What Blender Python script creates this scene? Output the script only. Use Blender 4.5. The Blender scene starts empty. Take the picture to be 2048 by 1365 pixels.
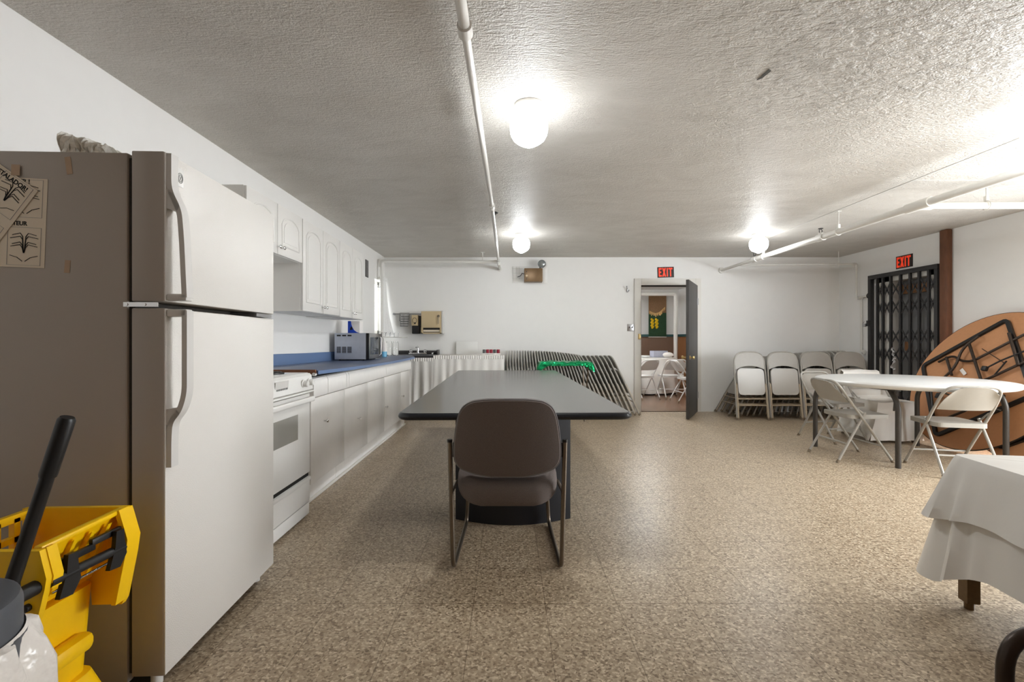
import bpy, bmesh, math, random
from mathutils import Vector, Matrix
R = math.radians
S = bpy.context.scene
COL = S.collection
random.seed(7)

# ------------------------------------------------------------------ camera, world, exposure
FPX, CX, CY, EYE = 935.0, 1018.0, 681.0, 1.12
cam = bpy.data.objects.new('camera', bpy.data.cameras.new('camera'))
COL.objects.link(cam)
cam.location = (0, 0, EYE)
cam.rotation_euler = (R(90), 0, 0)
cam.data.sensor_width = 36
cam.data.lens = FPX / 2048 * 36
cam.data.shift_x = (1024 - CX) / 2048
cam.data.shift_y = (CY - 682.5) / 2048
cam.data.clip_start = 0.02
S.camera = cam
S.view_settings.view_transform = 'Standard'
S.view_settings.look = 'None'
S.view_settings.gamma = 1
S.view_settings.use_curve_mapping = False
S.view_settings.exposure = 0.74
S.cycles.use_denoising = True
S.cycles.diffuse_bounces = 10
S.cycles.max_bounces = 14
W = bpy.data.worlds.new('sky'); S.world = W; W.use_nodes = True
W.node_tree.nodes['Background'].inputs[0].default_value = (0.93, 0.97, 1, 1)
W.node_tree.nodes['Background'].inputs[1].default_value = 3.0
GLOBE_STRENGTH = 74.0
HALL_FILL_STRENGTH = 190.0

# room: X left..right, Y away from the camera, Z up
XL, XR, YB, YN, H = -1.95, 5.17, 7.32, -0.9, 2.42
RW0, RW1, RSZ0, RSZ1 = 1.6, 4.3, 0.5, 1.7          # added window in the right wall, out of view, bringing daylight from the right
sl_ = bpy.data.lights.new('added_window_light', 'AREA'); sl_.shape = 'RECTANGLE'; sl_.size = RSZ1 - RSZ0; sl_.size_y = RW1 - RW0  # area light added in the unseen window opening
sl_.energy = 150; sl_.color = (0.92, 0.965, 1.0)
so_ = bpy.data.objects.new('added_window_light', sl_); COL.objects.link(so_)
so_.location = (XR + 0.07, (RW0 + RW1) / 2, (RSZ0 + RSZ1) / 2); so_.rotation_euler = (0, R(90), 0)

# ------------------------------------------------------------------ materials
def lin(c):
    c = c / 255
    return c / 12.92 if c <= 0.04045 else ((c + 0.055) / 1.055) ** 2.4
def rgb(r, g, b): return (lin(r), lin(g), lin(b), 1)
def new_mat(name):
    m = bpy.data.materials.new(name); m.use_nodes = True
    nt = m.node_tree
    return m, nt, nt.nodes['Principled BSDF']
def N(nt, t, **kw):
    n = nt.nodes.new(t)
    for k, v in kw.items():
        if hasattr(n, k): setattr(n, k, v)
        else: n.inputs[k.replace('_', ' ')].default_value = v
    return n
def mat(name, col, rough=0.5, metal=0.0, bump=0.0, scale=60.0, vary=0.0, stretch=(1, 1, 1), dist=0.004, trans=0.0, ior=1.45, emit=0.0, spec=0.5, detail=4.0):
    """principled with a noise that varies the colour and bumps the surface"""
    m, nt, b = new_mat(name)
    b.inputs['Base Color'].default_value = col
    b.inputs['Roughness'].default_value = rough
    b.inputs['Metallic'].default_value = metal
    b.inputs['IOR'].default_value = ior
    b.inputs['Specular IOR Level'].default_value = spec
    if trans: b.inputs['Transmission Weight'].default_value = trans
    if emit:
        b.inputs['Emission Color'].default_value = col
        b.inputs['Emission Strength'].default_value = emit
    tc = N(nt, 'ShaderNodeTexCoord'); mp = N(nt, 'ShaderNodeMapping')
    mp.inputs['Scale'].default_value = stretch
    nt.links.new(tc.outputs['Object'], mp.inputs[0])
    nz = N(nt, 'ShaderNodeTexNoise'); nz.inputs['Scale'].default_value = scale; nz.inputs['Detail'].default_value = detail
    nt.links.new(mp.outputs[0], nz.inputs['Vector'])
    if vary:
        mx = N(nt, 'ShaderNodeMix', data_type='RGBA')
        mx.inputs[6].default_value = tuple(c * (1 - vary) for c in col[:3]) + (1,)
        mx.inputs[7].default_value = tuple(min(1, c * (1 + vary)) for c in col[:3]) + (1,)
        nt.links.new(nz.outputs['Fac'], mx.inputs[0]); nt.links.new(mx.outputs[2], b.inputs['Base Color'])
    if bump:
        bp = N(nt, 'ShaderNodeBump'); bp.inputs['Strength'].default_value = bump; bp.inputs['Distance'].default_value = dist
        nt.links.new(nz.outputs['Fac'], bp.inputs['Height']); nt.links.new(bp.outputs[0], b.inputs['Normal'])
    return m

M = {}
M['wall'] = mat('painted wall', rgb(232, 231, 228), 0.6, bump=0.12, scale=9, vary=0.02, dist=0.01)
M['trim'] = mat('white gloss trim', rgb(224, 221, 214), 0.4, bump=0.05, scale=20, vary=0.02)
M['white'] = mat('white enamel', rgb(226, 225, 221), 0.28, bump=0.03, scale=30, vary=0.015)
M['white_dirty'] = mat('worn white enamel', rgb(238, 236, 232), 0.22, bump=0.05, scale=14, vary=0.04)
M['thermofoil'] = mat('white cabinet foil', rgb(224, 222, 217), 0.38, vary=0.01)
M['fridge_side_shaded'] = mat('shaded fridge side', rgb(168, 160, 150), 0.45, bump=0.12, scale=420, vary=0.03, dist=0.001)  # darker than the door face: shade toned into the colour
M['fridge_door'] = mat('pebbled fridge door', rgb(218, 215, 209), 0.3, bump=0.6, scale=300, vary=0.02, dist=0.0015, detail=1)
M['gasket'] = mat('dark gasket', rgb(52, 47, 40), 0.7, vary=0.4, scale=80)
M['handle'] = mat('grey white handle', rgb(205, 203, 198), 0.4, bump=0.1, scale=300, vary=0.03, dist=0.001)
M['chrome'] = mat('chrome', (0.75, 0.75, 0.75, 1), 0.15, 1.0)
M['steel'] = mat('brushed steel', (0.42, 0.42, 0.43, 1), 0.32, 1.0, bump=0.05, scale=90, stretch=(1, 1, 12), vary=0.08)
M['nickel'] = mat('dull nickel tube', rgb(120, 110, 98), 0.38, 0.9, vary=0.1)
M['black'] = mat('black plastic', rgb(26, 25, 25), 0.42, vary=0.1)
M['blackmetal'] = mat('black painted metal', rgb(44, 43, 43), 0.5, bump=0.15, scale=40, vary=0.25)
M['darkgap'] = mat('dark recess', rgb(28, 26, 24), 0.8, vary=0.1)
M['glass_dark'] = mat('dark glass', rgb(58, 66, 76), 0.08, vary=0.05, scale=3)
M['oven_glass'] = mat('grey oven glass', rgb(150, 148, 142), 0.12, vary=0.03, scale=3)
M['display'] = mat('grey display', rgb(92, 92, 90), 0.2)
M['print'] = mat('grey print', rgb(140, 140, 138), 0.6)
M['ink'] = mat('black ink', rgb(22, 21, 20), 0.8)
M['paper'] = mat('cream paper', rgb(222, 210, 190), 0.75, vary=0.03, scale=8)
M['tape'] = mat('aged tape', rgb(176, 150, 122), 0.5, vary=0.1, scale=30)
M['yellow'] = mat('yellow plastic', rgb(245, 196, 8), 0.35, bump=0.05, scale=40, vary=0.04)
M['greylid'] = mat('grey plastic lid', rgb(78, 80, 84), 0.5, vary=0.08)
M['blueform'] = mat('blue laminate', rgb(70, 84, 112), 0.34, bump=0.03, scale=250, vary=0.12)
M['blueedge'] = mat('blue laminate edge', rgb(100, 124, 162), 0.35, vary=0.1, scale=200)
M['brownwood'] = mat('brown wood edge', rgb(112, 72, 48), 0.5, bump=0.1, scale=18, stretch=(1, 8, 8), vary=0.25)
M['tabletop'] = mat('charcoal laminate', rgb(76, 74, 72), 0.22, spec=0.7, bump=0.04, scale=6, stretch=(1, 6, 1), vary=0.08)
M['bullnose'] = mat('black bullnose', rgb(20, 22, 28), 0.28)
M['navy'] = mat('black navy pedestal', rgb(24, 25, 31), 0.5, bump=0.06, scale=200)
M['upholstery'] = mat('grey brown weave', rgb(106, 97, 93), 0.95, bump=0.5, scale=420, vary=0.35, dist=0.0015, detail=2, spec=0.2)
M['piping'] = mat('grey welt', rgb(120, 116, 116), 0.8, vary=0.1, spec=0.2)
M['foldpaint'] = mat('grey beige painted steel', rgb(164, 160, 152), 0.36, 0.0, bump=0.05, scale=25, vary=0.05)
M['foldseat'] = mat('light grey painted seat', rgb(186, 183, 176), 0.3, bump=0.05, scale=12, vary=0.03)
M['foldleg_bounce'] = mat('floor bounce toned painted steel', rgb(180, 166, 144), 0.38, vary=0.06)  # leg tone warmed to stand for light bounced off the floor
M['foldwhite'] = mat('white painted steel', rgb(214, 213, 210), 0.36, vary=0.03)
M['foldbrown'] = mat('tan brown painted steel', rgb(126, 110, 94), 0.4, vary=0.15)
M['rubber'] = mat('tan rubber', rgb(126, 112, 94), 0.7)
M['plastictop'] = mat('white moulded plastic', rgb(222, 222, 220), 0.3, bump=0.05, scale=160, vary=0.01)
M['tableleg'] = mat('dark grey table leg', rgb(74, 70, 66), 0.4, 0.3, vary=0.1)
M['particle'] = mat('brown hardboard', rgb(190, 136, 94), 0.5, bump=0.08, scale=30, vary=0.09)
M['cloth'] = mat('white plastic cloth', rgb(222, 219, 213), 0.38, bump=0.25, scale=7, vary=0.02, dist=0.012)
M['curtain'] = mat('white curtain fabric', rgb(228, 226, 221), 0.8, bump=0.2, scale=40, vary=0.03)
M['lace'] = mat('lace curtain', rgb(236, 236, 234), 0.85, bump=0.3, scale=70, vary=0.1)
M['pipe'] = mat('white painted pipe', rgb(218, 216, 210), 0.4, bump=0.08, scale=30, vary=0.03)
M['brass'] = mat('brass', (0.62, 0.47, 0.22, 1), 0.28, 1.0)
M['doorblack'] = mat('dark wood grain door', rgb(66, 64, 62), 0.5, bump=0.3, scale=26, stretch=(5, 5, 0.4), vary=0.4)
M['doorred'] = mat('dark red jamb', rgb(58, 30, 30), 0.5)
M['exit_red'] = mat('exit red', rgb(236, 62, 28), 0.45, emit=0.25)
M['exit_black'] = mat('sign black', rgb(42, 30, 26), 0.5, vary=0.3, scale=30)
M['beige'] = mat('beige enamel', rgb(196, 176, 140), 0.4, vary=0.03)
M['bronze'] = mat('bronze enamel box', rgb(122, 98, 70), 0.4, 0.4, bump=0.08, scale=40, vary=0.12)
M['rust'] = mat('brown rusty post', rgb(104, 66, 44), 0.6, bump=0.2, scale=14, stretch=(3, 3, 0.6), vary=0.4)
M['orangewood'] = mat('varnished orange wood', rgb(150, 104, 66), 0.4, bump=0.1, scale=10, stretch=(8, 1, 1), vary=0.2)
M['greydoor'] = mat('grey metal door', rgb(122, 122, 122), 0.5, vary=0.12, scale=8)
M['foil'] = mat('green metallic foil', (0.012, 0.36, 0.13, 1), 0.24, 0.8, bump=0.9, scale=26, vary=0.4, dist=0.012, detail=2)
M['foil_under'] = mat('navy tray', rgb(24, 24, 50), 0.5)
M['lacquer_red'] = mat('red can', rgb(140, 20, 44), 0.35, vary=0.1)
M['greycan'] = mat('grey can', rgb(86, 88, 88), 0.35, vary=0.1)
M['cardboard_white'] = mat('white carton', rgb(234, 230, 226), 0.6)
M['blueprint'] = mat('blue print', rgb(24, 72, 190), 0.45)
M['soapblue'] = mat('blue liquid bottle', rgb(120, 190, 226), 0.15, vary=0.05)
M['towel'] = mat('grey checked towel', rgb(165, 163, 160), 0.95, bump=0.4, scale=90, vary=0.3)
M['foliage_yellow'] = mat('yellow wool', rgb(222, 184, 24), 0.9, bump=0.6, scale=60, vary=0.35)
M['wool_brown'] = mat('brown wool', rgb(140, 108, 78), 0.95, bump=0.9, scale=70, vary=0.6, dist=0.02)
M['wool_green'] = mat('green wool', rgb(48, 76, 52), 0.95, bump=0.9, scale=70, vary=0.6, dist=0.02)
M['wool_gold'] = mat('gold wool', rgb(222, 182, 124), 0.9, bump=0.8, scale=60, vary=0.4)
M['teal'] = mat('teal rail', rgb(52, 88, 88), 0.5)
M['panel_brown'] = mat('brown wainscot', rgb(122, 96, 78), 0.5, bump=0.3, scale=12, stretch=(14, 1, 0.2), vary=0.15)
M['beadboard'] = mat('white beadboard', rgb(214, 213, 210), 0.6, bump=0.4, scale=12, stretch=(14, 1, 0.05), vary=0.04)
M['greybox'] = mat('grey printed box', rgb(170, 172, 186), 0.6, vary=0.12, scale=30)
M['sinkdark'] = mat('dark slate laminate', rgb(62, 60, 60), 0.35, vary=0.1)
M['bag'] = mat('white bin bag', rgb(220, 214, 206), 0.25, bump=0.6, scale=12, vary=0.06, dist=0.03, trans=0.0)
M['wovenlace'] = mat('grey ruffled lace', rgb(238, 234, 226), 0.9, bump=0.5, scale=120, vary=0.2)
M['gunmetal'] = mat('dark brown tube', rgb(62, 52, 45), 0.35, 0.6)
M['brasswood'] = mat('bronze brown leg', rgb(104, 80, 48), 0.4, 0.3, vary=0.3)
M['mwbody'] = mat('satin grey case', rgb(186, 191, 202), 0.3, 0.25, bump=0.1, scale=14, vary=0.12)
M['lens'] = mat('lamp lens', rgb(120, 124, 122), 0.12, 0.2, vary=0.2, scale=60)
M['chainsteel'] = mat('bright chain steel', rgb(214, 214, 216), 0.25, 0.3)
M['vent'] = mat('dark vent', rgb(46, 45, 44), 0.6)

def glass(name, col=(1, 1, 1, 1), rough=0.02):
    m, nt, b = new_mat(name)
    b.inputs['Base Color'].default_value = col
    b.inputs['Transmission Weight'].default_value = 1
    b.inputs['Roughness'].default_value = rough
    return m
M['glass'] = glass('clear glass')
def pane_mat(name):
    m, nt, b = new_mat(name)
    tr = N(nt, 'ShaderNodeBsdfTransparent'); gl = N(nt, 'ShaderNodeBsdfGlossy'); gl.inputs['Roughness'].default_value = 0.02
    mx = N(nt, 'ShaderNodeMixShader'); mx.inputs[0].default_value = 0.06
    nt.links.new(tr.outputs[0], mx.inputs[1]); nt.links.new(gl.outputs[0], mx.inputs[2])
    nt.links.new(mx.outputs[0], nt.nodes['Material Output'].inputs['Surface']); return m
M['pane'] = pane_mat('window glass')

def globe_mat(name, strength, col=(0.945, 0.975, 1.0, 1)):
    m, nt, b = new_mat(name)
    b.inputs['Base Color'].default_value = (0.9, 0.9, 0.88, 1)
    b.inputs['Emission Color'].default_value = col
    tc = N(nt, 'ShaderNodeTexCoord'); sx = N(nt, 'ShaderNodeSeparateXYZ'); mr = N(nt, 'ShaderNodeMapRange')   # emission graded towards the tip so the ceiling catches less light
    mr.inputs[1].default_value = -0.13; mr.inputs[2].default_value = -0.20; mr.inputs[3].default_value = strength * 0.13; mr.inputs[4].default_value = strength
    nt.links.new(tc.outputs['Object'], sx.inputs[0]); nt.links.new(sx.outputs[2], mr.inputs[0]); nt.links.new(mr.outputs[0], b.inputs['Emission Strength'])
    return m
M['globe'] = globe_mat('lit opal glass', GLOBE_STRENGTH)
M['globe_hall_added'] = globe_mat('added hall globe glass', HALL_FILL_STRENGTH)  # for the unseen lamps added to brighten the hall

def floor_mat():
    m, nt, b = new_mat('speckled vinyl tile'); L = nt.links.new
    tc = N(nt, 'ShaderNodeTexCoord')
    vo = N(nt, 'ShaderNodeTexVoronoi'); vo.inputs['Scale'].default_value = 125; vo.inputs['Randomness'].default_value = 1
    nd = N(nt, 'ShaderNodeTexNoise'); nd.inputs['Scale'].default_value = 40
    ad = N(nt, 'ShaderNodeMixRGB'); ad.blend_type = 'ADD'; ad.inputs[0].default_value = 0.012
    L(tc.outputs['Object'], nd.inputs['Vector']); L(tc.outputs['Object'], ad.inputs[1]); L(nd.outputs['Color'], ad.inputs[2]); L(ad.outputs[0], vo.inputs['Vector'])
    cr = N(nt, 'ShaderNodeValToRGB'); e = cr.color_ramp
    e.elements[0].position = 0.0; e.elements[0].color = rgb(120, 102, 81)
    e.elements[1].position = 1.0; e.elements[1].color = rgb(218, 203, 178)
    for p, c in ((0.25, (160, 141, 117)), (0.55, (176, 158, 133)), (0.8, (188, 171, 146))):
        k = e.elements.new(p); k.color = rgb(*c)
    sp = N(nt, 'ShaderNodeSeparateColor'); L(vo.outputs['Color'], sp.inputs[0]); L(sp.outputs[0], cr.inputs[0])
    # broad wear: traffic grime near the kitchen run and around the black table
    n2 = N(nt, 'ShaderNodeTexNoise'); n2.inputs['Scale'].default_value = 1.3; n2.inputs['Detail'].default_value = 6; n2.inputs['Roughness'].default_value = 0.65
    L(tc.outputs['Object'], n2.inputs['Vector'])
    sx = N(nt, 'ShaderNodeSeparateXYZ'); L(tc.outputs['Object'], sx.inputs[0])
    mr = N(nt, 'ShaderNodeMapRange'); mr.inputs[1].default_value = -1.6; mr.inputs[2].default_value = 1.8; mr.inputs[3].default_value = 0.58; mr.inputs[4].default_value = 0.0
    L(sx.outputs[0], mr.inputs[0])
    ml = N(nt, 'ShaderNodeMath', operation='MULTIPLY'); L(n2.outputs['Fac'], ml.inputs[0]); L(mr.outputs[0], ml.inputs[1])
    mg = N(nt, 'ShaderNodeMixRGB'); mg.blend_type = 'MULTIPLY'; mg.inputs[2].default_value = (0.42, 0.36, 0.3, 1)
    L(ml.outputs[0], mg.inputs[0]); L(cr.outputs[0], mg.inputs[1])
    # small dark scuffs
    n3 = N(nt, 'ShaderNodeTexNoise'); n3.inputs['Scale'].default_value = 9; n3.inputs['Detail'].default_value = 5
    L(tc.outputs['Object'], n3.inputs['Vector'])
    r3 = N(nt, 'ShaderNodeMapRange'); r3.inputs[1].default_value = 0.68; r3.inputs[2].default_value = 0.78; r3.inputs[3].default_value = 0; r3.inputs[4].default_value = 0.6
    L(n3.outputs['Fac'], r3.inputs[0])
    ms = N(nt, 'ShaderNodeMixRGB'); ms.blend_type = 'MULTIPLY'; ms.inputs[2].default_value = (0.35, 0.3, 0.26, 1)
    L(r3.outputs[0], ms.inputs[0]); L(mg.outputs[0], ms.inputs[1])
    # tile seams every 12 inches
    def seam(axis, off):
        a = N(nt, 'ShaderNodeMath', operation='ADD'); a.inputs[1].default_value = 30.48 - off; L(sx.outputs[axis], a.inputs[0])
        d = N(nt, 'ShaderNodeMath', operation='DIVIDE'); d.inputs[1].default_value = 0.3048; L(a.outputs[0], d.inputs[0])
        f = N(nt, 'ShaderNodeMath', operation='FRACT'); L(d.outputs[0], f.inputs[0])
        c = N(nt, 'ShaderNodeMath', operation='LESS_THAN'); c.inputs[1].default_value = 0.009; L(f.outputs[0], c.inputs[0])
        return c
    a, c = seam(0, 0.152), seam(1, 0.158)
    mxm = N(nt, 'ShaderNodeMath', operation='MAXIMUM'); L(a.outputs[0], mxm.inputs[0]); L(c.outputs[0], mxm.inputs[1])
    hm = N(nt, 'ShaderNodeMath', operation='MULTIPLY'); hm.inputs[1].default_value = 0.75; L(mxm.outputs[0], hm.inputs[0])
    mt = N(nt, 'ShaderNodeMixRGB'); mt.blend_type = 'MULTIPLY'; mt.inputs[2].default_value = (0.3, 0.25, 0.2, 1)
    L(hm.outputs[0], mt.inputs[0]); L(ms.outputs[0], mt.inputs[1]); L(mt.outputs[0], b.inputs['Base Color'])
    rr = N(nt, 'ShaderNodeMapRange'); rr.inputs[3].default_value = 0.26; rr.inputs[4].default_value = 0.48; L(n2.outputs['Fac'], rr.inputs[0]); L(rr.outputs[0], b.inputs['Roughness'])
    bp = N(nt, 'ShaderNodeBump'); bp.inputs['Strength'].default_value = 0.12; bp.inputs['Distance'].default_value = 0.002
    n4 = N(nt, 'ShaderNodeTexNoise'); n4.inputs['Scale'].default_value = 30; L(tc.outputs['Object'], n4.inputs['Vector']); L(n4.outputs['Fac'], bp.inputs['Height']); L(bp.outputs[0], b.inputs['Normal'])
    return m
M['floor'] = floor_mat()

def ceiling_mat():
    m, nt, b = new_mat('combed plaster ceiling'); L = nt.links.new
    b.inputs['Roughness'].default_value = 0.5
    tc = N(nt, 'ShaderNodeTexCoord')
    def noise(scale, st, detail=4, dist=0.0):
        mp = N(nt, 'ShaderNodeMapping'); mp.inputs['Scale'].default_value = st; L(tc.outputs['Object'], mp.inputs[0])
        n = N(nt, 'ShaderNodeTexNoise'); n.inputs['Scale'].default_value = scale; n.inputs['Detail'].default_value = detail; n.inputs['Distortion'].default_value = dist
        L(mp.outputs[0], n.inputs['Vector']); return n
    fine = noise(55, (0.45, 1.6, 1), 3, 0.8)
    swirl = noise(2.2, (1, 1.6, 1), 5, 1.2)
    stip = noise(120, (1, 1, 1), 2)
    # rough stippled zone right of centre, near the camera
    sx = N(nt, 'ShaderNodeSeparateXYZ'); L(tc.outputs['Object'], sx.inputs[0])
    zone = N(nt, 'ShaderNodeVectorMath', operation='DISTANCE'); zone.inputs[1].default_value = (1.75, 2.0, 2.42); L(tc.outputs['Object'], zone.inputs[0])
    zr = N(nt, 'ShaderNodeMapRange'); zr.inputs[1].default_value = 0.5; zr.inputs[2].default_value = 1.5; zr.inputs[3].default_value = 1; zr.inputs[4].default_value = 0; L(zone.outputs['Value'], zr.inputs[0])
    rough = noise(10, (1, 1.9, 1), 8, 1.2)
    zm = N(nt, 'ShaderNodeMath', operation='MULTIPLY'); L(zr.outputs[0], zm.inputs[0]); L(rough.outputs['Fac'], zm.inputs[1])
    a1 = N(nt, 'ShaderNodeMath', operation='MULTIPLY_ADD'); a1.inputs[1].default_value = 0.5; L(stip.outputs['Fac'], a1.inputs[0]); L(fine.outputs['Fac'], a1.inputs[2])
    a2 = N(nt, 'ShaderNodeMath', operation='MULTIPLY_ADD'); a2.inputs[1].default_value = 1.7; L(zm.outputs[0], a2.inputs[0]); L(a1.outputs[0], a2.inputs[2])
    bp = N(nt, 'ShaderNodeBump'); bp.inputs['Strength'].default_value = 0.85; bp.inputs['Distance'].default_value = 0.012
    L(a2.outputs[0], bp.inputs['Height'])
    b2 = N(nt, 'ShaderNodeBump'); b2.inputs['Strength'].default_value = 0.35; b2.inputs['Distance'].default_value = 0.03
    L(swirl.outputs['Fac'], b2.inputs['Height']); L(bp.outputs[0], b2.inputs['Normal']); L(b2.outputs[0], b.inputs['Normal'])
    cr = N(nt, 'ShaderNodeMix', data_type='RGBA'); cr.inputs[6].default_value = rgb(186, 181, 173); cr.inputs[7].default_value = rgb(214, 210, 203)
    L(swirl.outputs['Fac'], cr.inputs[0])
    # grime caught in the torn patch
    r3 = N(nt, 'ShaderNodeMapRange'); r3.inputs[1].default_value = 0.42; r3.inputs[2].default_value = 0.66; r3.inputs[4].default_value = 0.45; L(zm.outputs[0], r3.inputs[0])
    mg = N(nt, 'ShaderNodeMixRGB'); mg.blend_type = 'MULTIPLY'; mg.inputs[2].default_value = (0.5, 0.48, 0.46, 1); L(r3.outputs[0], mg.inputs[0]); L(cr.outputs[2], mg.inputs[1])
    L(mg.outputs[0], b.inputs['Base Color'])
    return m
M['ceiling'] = ceiling_mat()

def plank_mat():
    m, nt, b = new_mat('brown wood floor'); L = nt.links.new
    tc = N(nt, 'ShaderNodeTexCoord')
    br = N(nt, 'ShaderNodeTexBrick'); br.inputs['Scale'].default_value = 1; br.inputs['Brick Width'].default_value = 1.2; br.inputs['Row Height'].default_value = 0.12
    br.inputs['Mortar Size'].default_value = 0.003; br.inputs['Color1'].default_value = rgb(128, 98, 76); br.inputs['Color2'].default_value = rgb(110, 84, 66); br.inputs['Mortar'].default_value = rgb(60, 44, 34)
    L(tc.outputs['Object'], br.inputs['Vector']); L(br.outputs['Color'], b.inputs['Base Color'])
    b.inputs['Roughness'].default_value = 0.25
    return m
M['plank'] = plank_mat()

# ------------------------------------------------------------------ mesh helpers
class MB:
    def __init__(self): self.bm = bmesh.new()
    def box(self, c, s, bevel=0.0, rot=None, seg=2):
        mtx = Matrix.Translation(c)
        if rot: mtx = mtx @ (rot if isinstance(rot, Matrix) else Matrix.Rotation(rot[1], 4, rot[0]))
        mtx = mtx @ Matrix.Diagonal((s[0], s[1], s[2], 1))
        if not bevel:
            bmesh.ops.create_cube(self.bm, size=1, matrix=mtx); return self
        t = bmesh.new(); bmesh.ops.create_cube(t, size=1, matrix=Matrix.Diagonal((s[0], s[1], s[2], 1)))
        bmesh.ops.bevel(t, geom=t.edges[:], offset=min(bevel, min(s) * 0.49), segments=seg, profile=0.5, affect='EDGES')
        mtx = Matrix.Translation(c)
        if rot: mtx = mtx @ (rot if isinstance(rot, Matrix) else Matrix.Rotation(rot[1], 4, rot[0]))
        self.add(t, mtx); return self
    def bb(self, x0, x1, y0, y1, z0, z1, bevel=0.0, seg=2):
        return self.box(((x0 + x1) / 2, (y0 + y1) / 2, (z0 + z1) / 2), (abs(x1 - x0), abs(y1 - y0), abs(z1 - z0)), bevel, None, seg)
    def add(self, t, mtx=None):
        me = bpy.data.meshes.new('t'); t.to_mesh(me); t.free()
        if mtx is not None: me.transform(mtx)
        self.bm.from_mesh(me); bpy.data.meshes.remove(me); return self
    def poly(self, vs, faces, mtx=None):
        bv = [self.bm.verts.new((mtx @ Vector(v)) if mtx is not None else v) for v in vs]
        for f in faces:
            try: self.bm.faces.new([bv[i] for i in f])
            except ValueError: pass
        return self
    def tube(self, pts, r, seg=10, closed=False, flat=None, caps=True, up=None):
        """swept tube; r a number or list; flat=(a,b) makes an elliptical or (with seg=4) flat section"""
        P = [Vector(p) for p in pts]; n = len(P)
        T = []
        for i in range(n):
            a = P[i - 1] if (i > 0 or closed) else P[i]; b = P[(i + 1) % n] if (i < n - 1 or closed) else P[i]
            T.append((b - a).normalized())
        u = Vector(up) if up else (Vector((0, 0, 1)) if abs(T[0].z) < 0.9 else Vector((1, 0, 0)))
        u = (u - T[0] * u.dot(T[0])).normalized()
        vs = []; fs = []
        for i in range(n):
            u = (u - T[i] * u.dot(T[i]))
            u = u.normalized() if u.length > 1e-6 else T[i].orthogonal().normalized()
            w = T[i].cross(u)
            ri = r[i] if isinstance(r, (list, tuple)) else r
            for k in range(seg):
                an = 2 * math.pi * (k + (0.5 if seg == 4 else 0)) / seg
                ca, sa = math.cos(an), math.sin(an)
                if seg == 4: ca, sa = math.copysign(1, ca), math.copysign(1, sa)
                fa, fb = flat if flat else (1, 1)
                vs.append(P[i] + u * (ca * ri * fa) + w * (sa * ri * fb))
        for i in range(n if closed else n - 1):
            for k in range(seg):
                a = i * seg + k; b = i * seg + (k + 1) % seg; c = ((i + 1) % n) * seg + (k + 1) % seg; d = ((i + 1) % n) * seg + k
                fs.append((a, b, c, d))
        if caps and not closed:
            fs.append(tuple(range(seg))[::-1]); fs.append(tuple(range((n - 1) * seg, n * seg)))
        return self.poly(vs, fs)
    def cyl(self, a, b, r, seg=16): return self.tube([a, b], r, seg)
    def lathe(self, prof, seg=24, mtx=None):
        vs = []; fs = []
        for (r, z) in prof:
            for k in range(seg):
                an = 2 * math.pi * k / seg; vs.append((max(r, 1e-4) * math.cos(an), max(r, 1e-4) * math.sin(an), z))
        for i in range(len(prof) - 1):
            for k in range(seg):
                fs.append((i * seg + k, i * seg + (k + 1) % seg, (i + 1) * seg + (k + 1) % seg, (i + 1) * seg + k))
        fs.append(tuple(range(seg))[::-1]); fs.append(tuple(range((len(prof) - 1) * seg, len(prof) * seg)))
        return self.poly(vs, fs, mtx)
    def prism(self, pts2, axis, a, b, mtx=None):
        """extrude a 2D outline along an axis; 'x': (y,z), 'y': (x,z), 'z': (x,y)"""
        def v(p, t):
            return {'x': (t, p[0], p[1]), 'y': (p[0], t, p[1]), 'z': (p[0], p[1], t)}[axis]
        n = len(pts2)
        vs = [v(p, a) for p in pts2] + [v(p, b) for p in pts2]
        fs = [tuple(range(n)), tuple(range(2 * n - 1, n - 1, -1))] + [(i, (i + 1) % n, n + (i + 1) % n, n + i) for i in range(n)]
        return self.poly(vs, fs, mtx)
    def sheet(self, fn, nu, nv, thick=0.0):
        vs = [fn(i / nu, j / nv) for j in range(nv + 1) for i in range(nu + 1)]
        fs = [(j * (nu + 1) + i, j * (nu + 1) + i + 1, (j + 1) * (nu + 1) + i + 1, (j + 1) * (nu + 1) + i) for j in range(nv) for i in range(nu)]
        t = bmesh.new(); bv = [t.verts.new(v) for v in vs]
        for f in fs: t.faces.new([bv[i] for i in f])
        if thick:
            bmesh.ops.recalc_face_normals(t, faces=t.faces[:]); bmesh.ops.solidify(t, geom=t.faces[:], thickness=thick)
        return self.add(t)
    def sphere(self, c, r, sc=(1, 1, 1), seg=12):
        bmesh.ops.create_uvsphere(self.bm, u_segments=seg, v_segments=max(6, seg // 2), radius=r, matrix=Matrix.Translation(c) @ Matrix.Diagonal((sc[0], sc[1], sc[2], 1))); return self
    def xf(self, m): bmesh.ops.transform(self.bm, matrix=m, verts=self.bm.verts[:]); return self
    def mesh(self, name, m, sharp=38):
        bm = self.bm
        bmesh.ops.recalc_face_normals(bm, faces=bm.faces[:])
        for f in bm.faces: f.smooth = True
        for e in bm.edges:
            if len(e.link_faces) == 2 and e.calc_face_angle(0) > R(sharp): e.smooth = False
        me = bpy.data.meshes.new(name); bm.to_mesh(me); bm.free()
        me.materials.append(M[m] if isinstance(m, str) else m)
        return me

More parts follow.
